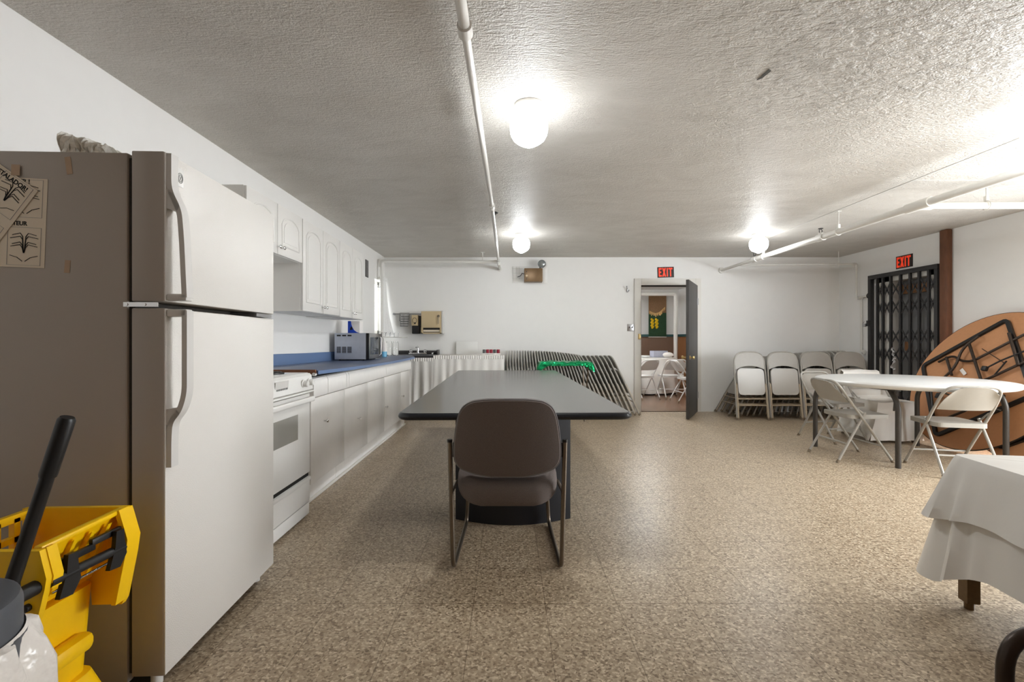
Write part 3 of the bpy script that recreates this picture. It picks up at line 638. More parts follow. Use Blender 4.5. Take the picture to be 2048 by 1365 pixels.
dw = part('drawer', MB().bb(-0.045, 0.0, 0.003, SW - 0.003, 0.1, 0.24, 0.006).bb(-0.04, 0.008, 0.003, SW - 0.003, 0.235, 0.262, 0.008), 'white', ST)
part('kick_plate', MB().bb(-0.045, -0.004, 0.003, SW - 0.003, 0.022, 0.095, 0.004), 'white', ST)

# ================================================================== BASE CABINETS, COUNTER
XD, XF, XT = -1.30, -1.318, -1.40       # drawer fronts, door fronts, toe kick
def knob(parent, x, y, z): part('knob', MB().lathe([(0.005, 0), (0.005, 0.014), (0.012, 0.02), (0.013, 0.027), (0.008, 0.032)], 12, Matrix.Translation((x, y, z)) @ Matrix.Rotation(R(90), 4, 'Y')), 'chrome', parent, 'small chrome knob')
def base_cab(y0, y1, doors, drawers, label):
    t = thing('base_cabinet', label, 'cabinet', (0, 0, 0), 0, 'white metal base cabinets')
    part('body', MB().bb(XL + 0.03, XF - 0.02, y0 + 0.001, y1 - 0.001, 0.15, 0.865).bb(XL + 0.03, XT, y0 + 0.001, y1 - 0.001, 0, 0.15), 'white_dirty', t)
    part('kick_plate', MB().bb(XT, XT + 0.012, y0 + 0.002, y1 - 0.002, 0.012, 0.148), 'white_dirty', t)
    part('floor_strip', MB().bb(XT + 0.012, XT + 0.03, y0, y1, 0, 0.02, 0.004), 'trim', t)
    for (a, b, ky, kz) in doors:
        d = part('door', MB().bb(XF - 0.018, XF, a + 0.0025, b - 0.0025, 0.156, 0.728, 0.004), 'white_dirty', t)
        if ky: knob(d, XF, ky, kz)
    for (a, b) in drawers:
        part('drawer', MB().prism([(XF - 0.02, 0.736), (XD - 0.004, 0.736), (XD, 0.742), (XD, 0.84), (XD - 0.012, 0.863), (XF - 0.02, 0.863)], 'y', a + 0.003, b - 0.003), 'white_dirty', t)
base_cab(3.11, 3.745, [(3.11, 3.745, 3.33, 0.546)], [(3.11, 3.36), (3.36, 3.745)], 'white metal base cabinet next to the stove, one door under two drawers')
base_cab(3.745, 4.945, [(3.745, 4.36, 4.065, 0.44), (4.36, 4.945, None, 0)], [(3.745, 3.8), (3.8, 4.945)], 'white metal base cabinet with two doors in the middle of the counter run')
base_cab(4.945, 6.2, [(4.945, 5.69, 4.98, 0.41), (5.69, 6.2, 5.735, 0.435)], [(4.945, 6.2)], 'white metal base cabinet at the far end by the skirted sink')
t = thing('countertop', 'long blue laminate countertop with backsplash over the white base cabinets', 'countertop')
ys = [3.09, 3.7, 4.4, 5.1, 5.7, 6.25]; zs = [0.924, 0.912, 0.903, 0.899, 0.90, 0.904]
XC = -1.262
def cross(i): y, z = ys[i], zs[i]; return [(XL + 0.002, y, z - 0.03), (XC - 0.006, y, z - 0.03), (XC, y, z - 0.024), (XC, y, z - 0.008), (XC - 0.012, y, z), (XL + 0.002, y, z)]
vs = []; fs = []
for i in range(6): vs += cross(i)
for i in range(5):
    for k in range(6): fs.append((i * 6 + k, i * 6 + (k + 1) % 6, i * 6 + 6 + (k + 1) % 6, i * 6 + 6 + k))
fs += [tuple(range(6))[::-1], tuple(range(30, 36))]
part('worktop', MB().poly(vs, fs), 'blueform', t)
vs = []; fs = []
for i in range(6): vs += [(XC + 0.0015, ys[i], zs[i] - 0.03), (XC + 0.0015, ys[i], zs[i] - 0.006), (XC - 0.0005, ys[i], zs[i] - 0.006), (XC - 0.0005, ys[i], zs[i] - 0.03)]
for i in range(5):
    for k in range(4): fs.append((i * 4 + k, i * 4 + (k + 1) % 4, i * 4 + 4 + (k + 1) % 4, i * 4 + 4 + k))
fs += [(3, 2, 1, 0), (20, 21, 22, 23)]
part('front_edge', MB().poly(vs, fs), 'blueedge', t, 'lighter blue front edge')
part('worktop', MB().prism([(XL + 0.002, 6.25), (XC, 6.25), (-1.40, 6.715), (XL + 0.002, 6.715)], 'z', 0.874, 0.904), 'blueform', t)
vs = []; fs = []
for i in range(6): vs += [(XL + 0.002, ys[i], zs[i]), (XL + 0.02, ys[i], zs[i]), (XL + 0.02, ys[i], zs[i] + 0.095), (XL + 0.002, ys[i], zs[i] + 0.095)]
for i in range(5):
    for k in range(4): fs.append((i * 4 + k, i * 4 + (k + 1) % 4, i * 4 + 4 + (k + 1) % 4, i * 4 + 4 + k))
fs += [(3, 2, 1, 0), (20, 21, 22, 23)]
part('backsplash', MB().poly(vs, fs), 'blueedge', t)
part('end_strip', MB().bb(XL + 0.02, XC - 0.01, 3.07, 3.09, 0.892, 0.926, 0.002), 'brownwood', t, 'brown wooden end strip')
part('end_cap', MB().cyl((XC - 0.02, 3.068, 0.895), (XC - 0.02, 3.09, 0.895), 0.012, 10), 'white', t)

# ================================================================== UPPER CABINETS
XU = -1.62
def arch_door(y0, y1, z0, z1):
    d = MB().bb(XU - 0.02, XU, y0 + 0.002, y1 - 0.002, z0 + 0.003, z1 - 0.003, 0.003)
    w = min(0.062, (y1 - y0) * 0.2)
    a0, a1, b0, b1 = y0 + w, y1 - w, z0 + 0.075, z1 - 0.07
    rise = min(0.075, (a1 - a0) * 0.36); mid = (a0 + a1) / 2; hw = (a1 - a0) / 2
    def loop(ins):
        pts = [(a0 + ins, b0 + ins), (a1 - ins, b0 + ins)]
        for k in range(13):
            u = 1 - 2 * k / 12; pts.append((mid + (hw - ins) * u, b1 - ins - rise + rise * math.sqrt(max(0, 1 - u * u * 0.96))))
        return pts
    mo = MB().tube([(XU, p[0], p[1]) for p in loop(0)], 1, 6, closed=True, flat=(0.007, 0.008), up=(1, 0, 0))
    pn = MB().prism(loop(0.026), 'x', XU - 0.001, XU + 0.003)
    return d, mo, pn
def upper_cab(y0, y1, z0, z1, knobs, label):
    t = thing('upper_cabinet', label, 'cabinet', (0, 0, 0), 0, 'white wall cabinets')
    part('body', MB().bb(XL + 0.002, XU - 0.02, y0, y1, z0, z1), 'thermofoil', t)
    mid = (y0 + y1) / 2
    for (a, b), (ky, kz) in zip(((y0, mid), (mid, y1)), knobs):
        d, mo, pn = arch_door(a, b, z0, z1)
        dd = part('door', d, 'thermofoil', t); part('arch_moulding', mo, 'thermofoil', dd); part('raised_panel', pn, 'thermofoil', dd)
        knob(dd, XU, ky, kz)
upper_cab(2.885, 3.668, 1.722, 2.082, ((3.268, 1.775), (3.325, 1.775)), 'short white wall cabinet with two arched doors high above the stove end')
upper_cab(3.676, 4.48, 1.35, 2.08, ((4.05, 1.405), (4.108, 1.405)), 'tall white wall cabinet next to the short one, two arched doors')
upper_cab(4.484, 5.205, 1.345, 2.076, ((4.823, 1.4), (4.88, 1.4)), 'tall white wall cabinet nearest the window, two arched doors')

# ================================================================== MICROWAVE and small things on the counter
MW = thing('microwave', 'black and steel microwave oven on the blue counter', 'microwave', (-1.885, 5.05, 0.913))
part('body', MB().bb(0, 0.34, 0, 0.50, 0, 0.285, 0.004), 'mwbody', MW)
part('door_edge', MB().bb(0.34, 0.37, -0.001, 0.501, 0, 0.284, 0.003), 'black', MW)
fp = part('front_panel', MB().bb(0.37, 0.38, 0.0, 0.5, 0.004, 0.282, 0.003), 'steel', MW)
part('window', MB().bb(0.379, 0.3825, 0.025, 0.33, 0.05, 0.24, 0.0005), 'glass_dark', fp)
part('keypad', MB().bb(0.379, 0.382, 0.38, 0.485, 0.03, 0.255, 0.0005), 'black', fp)
part('door_handle', MB().tube(fillet([(0.38, 0.36, 0.03), (0.41, 0.36, 0.045), (0.41, 0.36, 0.24), (0.38, 0.36, 0.255)], 0.012, 4), 0.007, 8), 'chrome', fp)
vg = MB()
for k in range(3):
    vg.bb(0.025 + 0.058 * k, 0.068 + 0.058 * k, -0.0015, 0.001, 0.25, 0.266)
    for q in range(6):
        for p in range(4): vg.bb(0.025 + 0.058 * k + p * 0.0113, 0.025 + 0.058 * k + p * 0.0113 + 0.009, -0.0015, 0.001, 0.07 + 0.0115 * q, 0.07 + 0.0115 * q + 0.009)
part('vent_grille', vg, 'vent', MW)
for x in (0.04, 0.3):
    for y in (0.05, 0.45): part('foot', MB().cyl((x, y, -0.012), (x, y, 0), 0.012, 8), 'black', MW)
PK = thing('paper_towel_pack', 'white pack with a blue swoosh standing on the microwave under the cabinet', 'packet', (-1.80, 5.22, 1.199))
part('pack', MB().bb(0, 0.135, 0, 0.12, 0, 0.137, 0.008), 'cardboard_white', PK)
part('print_panel', MB().prism([(0.001, 0.002), (0.132, 0.002), (0.10, 0.012), (0.07, 0.035), (0.05, 0.07), (0.04, 0.1), (0.036, 0.135), (0.001, 0.135)], 'y', -0.0012, 0.0005), 'blueprint', PK, 'blue printed swoosh')
part('print_logo', MB().prism([(0.022, 0.035), (0.055, 0.038), (0.05, 0.07), (0.035, 0.075)], 'y', -0.002, 0.0), 'ink', PK, 'small dark mark')
BT = thing('soap_bottle', 'white and pale blue soap bottle beside the microwave', 'bottle', (-1.615, 6.05, 0.9045))
part('body', MB().lathe([(0.03, 0), (0.034, 0.004), (0.034, 0.09)], 18), 'soapblue', BT)
part('label_band', MB().lathe([(0.0345, 0.07), (0.0345, 0.15), (0.03, 0.18), (0.014, 0.2)], 18), 'cardboard_white', BT)
part('cap', MB().lathe([(0.012, 0.195), (0.012, 0.235), (0.006, 0.24)], 12), 'white', BT)
def jar(x, y, h, r, label):
    j = single('glass_jar', MB().lathe([(r * 0.9, 0), (r, 0.006), (r, h * 0.86), (r * 0.8, h * 0.93), (r * 0.82, h), (r * 0.74, h), (r * 0.72, h * 0.92), (r * 0.93, h * 0.85), (r * 0.93, 0.012), (0.001, 0.01)], 20), 'glass', label, 'jar', 'glass jars by the sink', (x, y, 0.9045))
    return j
jar(-1.70, 6.62, 0.20, 0.042, 'tall clear glass jar left of the sink, nearer the microwave')
jar(-1.605, 6.62, 0.20, 0.042, 'tall clear glass jar left of the sink, nearest the dark backsplash')
jar(-1.79, 6.45, 0.22, 0.042, 'clear glass jar behind the soap bottle below the curtain')
rk = thing('wire_shelf', 'small white wire shelf with hooks above the glass jars', 'shelf', (-1.84, 6.6, 1.165))
part('wire_frame', MB().tube(fillet([(0, 0, 0), (0.32, 0, 0), (0.32, 0.4, 0), (0, 0.4, 0)], 0.02, 3), 0.005, 6, closed=False).cyl((0.0, 0.0, 0.07), (0.0, 0.4, 0.07), 0.004, 6), 'pipe', rk)
for k in range(5): part('hook', MB().tube([(0.06 * k + 0.04, 0, 0.0), (0.06 * k + 0.04, 0, 0.05), (0.06 * k + 0.05, -0.01, 0.065)], 0.004, 6), 'chrome', rk)
part('shelf_wires', MB().cyl((0, 0.1, 0), (0.32, 0.1, 0), 0.003, 6).cyl((0, 0.2, 0), (0.32, 0.2, 0), 0.003, 6).cyl((0, 0.3, 0), (0.32, 0.3, 0), 0.003, 6), 'pipe', rk)
vt = thing('wall_vent', 'dark slotted vent grille high on the left wall past the cabinets', 'vent', (XL, 6.34, 1.985))
part('vent_frame', MB().bb(0, 0.006, 0, 0.13, 0, 0.235, 0.002), 'vent', vt)
sl = MB()
for k in range(12): sl.bb(0.005, 0.009, 0.01, 0.12, 0.012 + 0.0185 * k, 0.021 + 0.0185 * k)
part('slats', sl, 'print', vt)
# lace curtain over the window, standing off the wall
def cfn(u, v):
    y = 6.95 + 0.33 * u
    x = XL + 0.035 + 0.02 * v + 0.014 * math.sin(u * 24 + v) + (0.11 * v * v) * max(0, u)
    return (x, y - 0.0 * v, 2.03 - 0.83 * v)
cu = thing('window_curtain', 'sheer white lace curtain glowing in the small window at the left corner', 'curtain')
part('curtain_panel', MB().sheet(cfn, 60, 16, 0.002), 'lace', cu)
part('curtain_rod', MB().cyl((XL + 0.04, 6.94, 2.04), (XL + 0.04, 7.3, 2.04), 0.008, 8).bb(XL, XL + 0.045, 6.94, 6.955, 2.03, 2.05).bb(XL, XL + 0.045, 7.28, 7.295, 2.03, 2.05), 'pipe', cu)
hdr = MB().sheet(lambda u, v: (XL + 0.045 + 0.014 * math.sin(u * 70), 6.95 + 0.33 * u, 2.03 + 0.05 * v), 80, 2, 0.002)
part('curtain_header', hdr, 'lace', cu)

# ================================================================== SINK AND SKIRTED TABLE ON THE BACK WALL
SK = thing('sink_counter', 'dark topped sink counter with faucet in the back left corner', 'sink', (0, 0, 0))
part('worktop', MB().bb(XL + 0.002, -1.09, 6.72, 6.78, 0.868, 0.9).bb(XL + 0.002, -1.09, 7.2, YB - 0.002, 0.868, 0.9).bb(XL + 0.002, -1.72, 6.78, 7.2, 0.868, 0.9).bb(-1.16, -1.09, 6.78, 7.2, 0.868, 0.9), 'sinkdark', SK)
part('backsplash', MB().bb(-1.74, -1.085, 7.295, YB - 0.001, 0.9, 0.96, 0.002).bb(-1.1, -1.085, 7.1, YB - 0.002, 0.9, 0.975, 0.002), 'sinkdark', SK)
part('basin', MB().bb(-1.72, -1.16, 6.78, 7.2, 0.72, 0.74).bb(-1.72, -1.705, 6.78, 7.2, 0.73, 0.904).bb(-1.175, -1.16, 6.78, 7.2, 0.73, 0.904).bb(-1.72, -1.16, 6.775, 6.79, 0.73, 0.904).bb(-1.72, -1.16, 7.19, 7.205, 0.73, 0.904), 'steel', SK)
part('body', MB().bb(XL + 0.02, -1.1, 6.95, YB - 0.01, 0.0, 0.72), 'white_dirty', SK)
fa = part('faucet', MB().bb(-1.55, -1.27, 7.215, 7.265, 0.9, 0.925, 0.006).tube(fillet([(-1.41, 7.24, 0.92), (-1.41, 7.24, 1.03), (-1.41, 7.1, 1.01)], 0.04, 6), 0.011, 10).cyl((-1.41, 7.24, 0.92), (-1.41, 7.24, 1.0), 0.017, 12), 'chrome', SK)
for x in (-1.52, -1.30): part('faucet_handle', MB().lathe([(0.012, 0), (0.02, 0.012), (0.026, 0.03), (0.026, 0.045), (0.012, 0.052)], 8, Matrix.Translation((x, 7.24, 0.925))), 'glass', fa, 'clear faucet handle')
part('air_gap', MB().lathe([(0.018, 0), (0.019, 0.02), (0.012, 0.03)], 14, Matrix.Translation((-1.18, 7.24, 0.9))), 'chrome', SK)
ST2 = thing('side_table', 'white topped table with a gathered skirt between the sink and the folded chairs', 'table', (0, 0, 0))
part('tabletop', MB().bb(-1.075, -0.075, 6.72, YB - 0.004, 0.875, 0.9, 0.003), 'trim', ST2)
for x in (-1.04, -0.11):
    for y in (6.78, 7.26): part('leg', MB().bb(x - 0.02, x + 0.02, y - 0.02, y + 0.02, 0, 0.876), 'trim', ST2)
def skirt(x0, x1, y, ztop, zbot, seed, header=0.05):
    rnd = random.Random(seed); ph = [rnd.uniform(0, 6.28) for _ in range(6)]
    def fn(u, v):
        x = x0 + (x1 - x0) * u; s = x * 1.0
        amp = 0.005 + 0.016 * min(1, v * 1.6)
        w = math.sin(s * 52 + ph[0] + 0.9 * math.sin(s * 7 + ph[1]) + v * 0.8) * 0.6 + math.sin(s * 31 + ph[2] - v * 1.3 + math.sin(s * 11)) * 0.5
        return (x + 0.012 * v * math.sin(s * 23 + ph[3]), y - 0.012 - amp * w - 0.02 * v, ztop - header - (ztop - header - zbot) * v)
    m = MB().sheet(fn, 150, 18, 0.002)
    h = MB().sheet(lambda u, v: (x0 + (x1 - x0) * u, y - 0.014 - 0.004 * math.sin(u * (x1 - x0) * 190) , ztop - header * v), 220, 2, 0.002)
    return m, h
for nm, x0, x1, zt, lab, sd in (('skirt_curtain', -1.47, -1.085, 0.868, 'gathered white skirt curtain hanging below the sink, beside the blue counter end', 3), ('skirt_curtain', -1.083, -0.068, 0.902, 'gathered white skirt curtain on the white topped table, left of the folded chairs', 8)):
    t = thing(nm, lab, 'curtain'); a, b = skirt(x0, x1, 6.70, zt, 0.05, sd)
    part('curtain_panel', a, 'curtain', t); part('header_band', b, 'curtain', t)
single('white_board', MB().box((-0.655, 7.27, 1.0), (0.335, 0.012, 0.2), 0.003, ('X', R(-10))), 'white', 'white board propped against the back wall on the skirted table', 'board')
CT = thing('can_carton', 'low white carton of red and grey cans at the right end of the skirted table', 'carton', (-0.40, 7.0, 0.9))
part('tray', MB().bb(0, 0.27, 0, 0.2, 0, 0.026, 0.002), 'cardboard_white', CT)
for i, c in enumerate(('greycan', 'lacquer_red', 'lacquer_red', 'greycan', 'lacquer_red')):
    part('can', MB().lathe([(0.02, 0.0), (0.0245, 0.004), (0.0245, 0.066), (0.021, 0.07), (0.005, 0.068)], 16, Matrix.Translation((0.027 + 0.053 * i, 0.03, 0.012))), c, CT)
part('lettering', MB().tube([(0.05 + 0.006 * k, -0.0012, 0.013 + 0.004 * math.sin(k * 1.9)) for k in range(22)], 0.0012, 4), 'ink', CT)

# ================================================================== THINGS ON THE BACK WALL
tb = thing('towel_bar', 'thin steel towel bar on the back wall behind the dispensers', 'towel bar')
part('bar', MB().cyl((-1.79, YB - 0.05, 1.53), (-1.347, YB - 0.05, 1.53), 0.008, 10), 'steel', tb)
part('bracket', MB().cyl((-1.79, YB - 0.055, 1.53), (-1.79, YB, 1.53), 0.016, 12).sphere((-1.79, YB - 0.055, 1.53), 0.018), 'steel', tb)
part('bracket', MB().cyl((-1.36, YB - 0.055, 1.53), (-1.36, YB, 1.53), 0.012, 12), 'steel', tb)
def towel(u, v):
    x = -1.705 + 0.145 * u + 0.012 * v; a = v * 2 - 1
    if abs(a) < 0.12: return (x, YB - 0.05 + 0.016 * math.sin(a / 0.12 * 1.57), 1.53 + 0.016 * math.cos(a / 0.12 * 1.57))
    s = 1 if a > 0 else -1
    return (x + 0.006 * math.sin(u * 9 + s), YB - 0.05 + (0.016 if s < 0 else -0.018) * (1 if s > 0 else 1) - 0.004 * math.sin(u * 14), 1.53 - (abs(a) - 0.12) * (0.21 if s > 0 else 0.13))
tw = thing('hand_towel', 'small grey checked towel hanging over the towel bar', 'towel')
part('cloth', MB().sheet(towel, 16, 26, 0.003), 'towel', tw)
chk = MB()
for k in range(5): chk.bb(-1.69 + 0.004 * k, -1.565 + 0.004 * k, YB - 0.0775, YB - 0.0725, 1.335 + 0.036 * k, 1.345 + 0.036 * k)
part('check_stripes', chk, 'display', tw)
sd = thing('soap_dispenser', 'beige and black soap dispenser on the wall left of the towel dispenser', 'dispenser', (-1.505, YB, 1.22))
part('cover', MB().bb(0.0, 0.1, -0.115, -0.0, 0.125, 0.29, 0.008), 'beige', sd)
part('base', MB().bb(0.008, 0.125, -0.12, -0.0, 0, 0.125, 0.01), 'black', sd, 'black lower half')
part('side_plate', MB().bb(0.1, 0.13, -0.06, 0, 0.1, 0.28, 0.003), 'greylid', sd)
part('sight_window', MB().tube([(0.05 + 0.032 * math.cos(a), -0.117, 0.205 + 0.042 * math.sin(a)) for a in [R(-60) + R(300) * k / 18 for k in range(19)]], 0.004, 6), 'nickel', sd)
part('spout', MB().cyl((0.055, -0.118, 0.15), (0.055, -0.118, 0.175), 0.012, 8), 'black', sd)
pd = thing('paper_towel_dispenser', 'beige metal paper towel dispenser with a side crank on the back wall', 'dispenser', (-1.345, YB, 1.22))
part('body', MB().bb(0, 0.31, -0.16, 0, 0.09, 0.345, 0.006).bb(0, 0.025, -0.16, 0, 0, 0.09).bb(0.285, 0.31, -0.16, 0, 0, 0.09).bb(0, 0.31, -0.16, 0, 0, 0.018), 'beige', pd)
part('side_cover', MB().bb(0.31, 0.338, -0.165, 0, 0, 0.352, 0.005), 'handle', pd)
part('slot', MB().bb(0.025, 0.285, -0.14, -0.01, 0.018, 0.09), 'darkgap', pd)
part('paper', MB().bb(0.03, 0.28, -0.145, -0.141, 0.03, 0.06), 'paper', pd)
part('crank', MB().tube(fillet([(0.265, -0.16, 0.27), (0.265, -0.185, 0.27), (0.265, -0.185, 0.15)], 0.01, 3), 0.006, 8).lathe([(0.02, 0), (0.02, 0.01), (0.004, 0.012)], 14, Matrix.Translation((0.265, -0.16, 0.27)) @ Matrix.Rotation(R(90), 4, 'X')), 'nickel', pd)
el = thing('emergency_light', 'bronze emergency lamp box with one round lamp on the back wall', 'emergency light', (0.235, YB, 2.02))
part('box', MB().bb(0, 0.28, -0.16, -0.008, 0, 0.205, 0.004), 'bronze', el)
part('back_plate', MB().bb(-0.18, 0.36, -0.008, 0, -0.005, 0.26, 0.002), 'wall', el)
lp = part('lamp_head', MB().lathe([(0.012, 0), (0.035, 0.01), (0.055, 0.04), (0.062, 0.065), (0.062, 0.075), (0.05, 0.072), (0.02, 0.066)], 20, Matrix.Translation((0.255, -0.06, 0.285)) @ Matrix.Rotation(R(98), 4, 'X') @ Matrix.Rotation(R(12), 4, 'Y')), 'greylid', el)
part('lamp_lens', MB().lathe([(0.055, 0.073), (0.04, 0.078), (0.01, 0.081)], 20, Matrix.Translation((0.255, -0.06, 0.285)) @ Matrix.Rotation(R(98), 4, 'X') @ Matrix.Rotation(R(12), 4, 'Y')), 'lens', lp)
part('lamp_stem', MB().cyl((0.245, -0.07, 0.2), (0.25, -0.065, 0.255), 0.012, 10), 'black', el)
part('status_button', MB().cyl((0.035, -0.166, 0.09), (0.035, -0.158, 0.09), 0.016, 14), 'beige', el)
part('indicator', MB().cyl((0.035, -0.165, 0.15), (0.035, -0.158, 0.15), 0.008, 10).cyl((0.035, -0.165, 0.04), (0.035, -0.158, 0.04), 0.008, 10), 'black', el)
part('wire_guard', MB().tube([(-0.17, -0.02, 0.05), (-0.17, -0.02, 0.25)], 0.0025, 5).tube([(-0.12, -0.02, 0.05), (-0.12, -0.02, 0.25)], 0.0025, 5).tube([(-0.07, -0.02, 0.05), (-0.07, -0.02, 0.25)], 0.0025, 5).tube([(-0.18, -0.02, 0.07), (-0.02, -0.02, 0.07)], 0.0025, 5).tube([(-0.18, -0.02, 0.15), (-0.02, -0.02, 0.15)], 0.0025, 5).tube([(-0.18, -0.02, 0.22), (-0.02, -0.02, 0.22)], 0.0025, 5), 'handle', el)
part('cable', MB().tube([(0.0, -0.07, 0.13), (-0.03, -0.07, 0.14), (-0.06, -0.05, 0.1), (-0.1, -0.015, 0.09)], 0.006, 8), 'greylid', el)
def exit_sign(label, mtx, roll):
    o = bpy.data.objects.new('exit_sign', MB().box((0, 0, 0.004), (0.255, 0.165, 0.008), 0.002).mesh('exit_sign', 'exit_black')); link(o)
    o.matrix_world = mtx @ Matrix.Rotation(roll, 4, 'Z'); tag(o, label, 'exit sign', 'exit signs')
    m = MB(); h, w, k = 0.068, 0.048, 0.018; z0, z1 = 0.008, 0.0105
    x = -0.112
    m.bb(x, x + k, -h, h, z0, z1).bb(x + k, x + w, h - 0.026, h, z0, z1).bb(x + k, x + w, -h, -h + 0.026, z0, z1).bb(x + k, x + w - 0.008, -0.012, 0.014, z0, z1)
    x = -0.056
    for sg_ in (-1, 1): m.prism([(x + 0.029 - sg_ * 0.03, h), (x + 0.029 - sg_ * 0.008, h), (x + 0.029 + sg_ * 0.03, -h), (x + 0.029 + sg_ * 0.008, -h)], 'z', z0, z1 + 0.0002 * sg_)
    x = 0.014; m.bb(x, x + k, -h, h, z0, z1)
    x = 0.042; m.bb(x, x + 0.064, h - 0.026, h, z0, z1).bb(x + 0.023, x + 0.041, -h, h - 0.026, z0, z1)
    part('lettering', m, 'exit_red', o, 'red letters reading EXIT')
exit_sign('red on black EXIT sign above the open doorway', Matrix.Translation((2.452, YB - 0.001, 2.185)) @ TOWALL, R(1.5))
exit_sign('red on black EXIT sign above the folding security gate', Matrix.Translation((XR - 0.001, 6.11, 2.15)) @ Matrix.Rotation(R(-90), 4, 'Z') @ TOWALL, R(0))
sw = thing('light_switch', 'square metal light switch plate left of the open doorway', 'switch', (1.905, YB, 1.318))
part('plate', MB().box((0, -0.003, 0), (0.11, 0.006, 0.11), 0.002), 'steel', sw)
for x in (-0.024, 0.024): part('toggle', MB().box((x, -0.012, 0.004), (0.01, 0.018, 0.018), 0.002, ('X', R(20))), 'black', sw)
hk = thing('wall_hook', 'small dark double hook on the wall up and left of the doorway', 'hook', (1.85, YB, 1.92))
part('plate', MB().bb(-0.012, 0.012, -0.006, 0, -0.05, 0.02, 0.002), 'steel', hk)
part('prong', MB().tube([(0, -0.004, 0.0), (-0.01, -0.04, 0.0), (-0.02, -0.05, 0.03)], 0.006, 8).tube([(0, -0.004, -0.04), (0.005, -0.035, -0.045), (0.012, -0.045, -0.025)], 0.006, 8).sphere((-0.02, -0.05, 0.035), 0.012).sphere((0.012, -0.045, -0.022), 0.012), 'steel', hk)

# ================================================================== FOLDING CHAIRS
def panel(x0, x1, z0, z1, fy, th=0.006, nu=8, nv=6, rtop=0.0):
    return MB().sheet(lambda u, v: (x0 + (x1 - x0) * u, fy(u, v), z0 + (z1 - z0) * v), nu, nv, th)
def rpanel(w, z0, z1, r, y0, th, dish=0.0, arch=0.0, top_r=None):
    """upright rounded panel in the x,z plane, optional dish and arched lower edge"""
    pts = rrect(-w, w, z0, z1, r, 5)
    if arch: pts = [(x, z + (arch * (1 - (x / w) ** 2) if z < (z0 + z1) / 2 else 0)) for x, z in pts]
    return MB().prism(pts, 'y', y0, y0 + th)
def folded_chair(name, label, cat, group, loc=(0, 0, 0), paint='foldpaint', leg='foldleg_bounce'):
    t = thing(name, label, cat, loc, 0, group)
    fr = fillet([(-0.2235, 0.0, 0.0), (-0.2195, 0.0, 0.62), (-0.210, 0.002, 0.95), (0.210, 0.002, 0.95), (0.2195, 0.0, 0.62), (0.2235, 0.0, 0.0)], 0.2, 9)
    part('frame', MB().tube(fr, 0.0105, 8), paint, t)
    bp_ = [(-0.205 + 0.41 * k / 12, 0.705 + 0.052 * (1 - (2 * k / 12 - 1) ** 2)) for k in range(13)]
    bp_ += [(p.x, p.y) for p in fillet([(0.205, 0.72, 0), (0.205, 0.945, 0), (-0.205, 0.945, 0), (-0.205, 0.72, 0)], 0.15, 8)][1:-1]
    part('backrest', MB().prism(bp_, 'y', -0.006, 0.006), paint, t)
    part('seat', MB().prism(rrect(-0.188, 0.188, 0.345, 0.715, 0.065, 6), 'y', -0.02, 0.004), 'foldseat', t)
    for s in (-1, 1): part('leg', MB().tube([(s * 0.204, -0.012, 0.5), (s * 0.2085, -0.012, 0.012)], 0.0105, 8), leg, t)
    part('crossbar', MB().cyl((-0.2085, -0.012, 0.2), (0.2085, -0.012, 0.2), 0.0075, 8), leg, t)
    part('crossbar', MB().cyl((-0.2205, 0.0, 0.29), (0.2205, 0.0, 0.29), 0.0075, 8), leg, t)
    for s in (-1, 1):
        part('rubber_foot', MB().cyl((s * 0.2235, 0, 0.0), (s * 0.2235, 0, 0.03), 0.0125, 8), 'rubber', t)
        part('rubber_foot', MB().cyl((s * 0.2085, -0.012, 0.0), (s * 0.2085, -0.012, 0.03), 0.0125, 8), 'rubber', t)
    return t
LROW = 'folded chairs leaning in a row along the back wall'
NL = 35
def ordlab(i, n, a, b):
    if i < 20: return '%s, %s from the %s' % (a, ORD[i], b[0])
    return '%s, %s from the %s' % (a, ORD[n - 1 - i], b[1])
def lowest(al): return 0.0125 * abs(math.sin(al)) + 0.0245 * abs(math.sin(al)) * (1 if al < 0 else 0) + 0.001
proto = None
for i in range(NL):
    if i < 28:
        k = i / 27; top = -0.04 + 1.10 * k; al = 1.5 + 22.5 * k ** 1.6
    else:
        k = (i - 27) / 7; top = 1.06 + 0.45 * k; al = 24 + 0.5 * k
    bx = top + 0.95 * math.sin(R(al)) + 0.01
    lab = ordlab(i, NL, 'grey tan folded chair in the row behind the black table', ('left', 'right'))
    loc, rot = (bx, 7.07 + 0.008 * math.sin(i * 2.3), 0.006 + 0.03 * math.sin(R(al))), (-R(al), 0, R(90))
    if proto is None:
        proto = folded_chair('folding_chair', lab, 'folding chair', LROW); proto.location = loc; proto.rotation_euler = rot
    else: copy_tree(proto, loc, rot, lab)
SROW = 'folded chairs leaning on edge behind the four facing chairs'
NR = 20
for i in range(NR):
    k = i / (NR - 1); al = 30 - 25 * k; bx = 3.21 + 1.72 * k
    copy_tree(proto, (bx, 7.075, 0.006 + 0.012 * math.sin(R(al))), (R(al), 0, R(90)), ('folded chair on edge behind the facing folded chairs, %s from the left' % ORD[i]), SROW)
FX = (3.41, 3.885, 4.36, 4.83)
fgrp = 'folded chairs facing the room by the security gate'
fproto = None
fl = ['light grey folded chair facing the room, leftmost of the four front ones', 'light grey folded chair facing the room, second of the four front ones from the left', 'light grey folded chair facing the room, third of the four front ones from the left', 'light grey folded chair facing the room, rightmost of the four, nearest the gate']
cols = ['first', 'second', 'third', 'fourth']
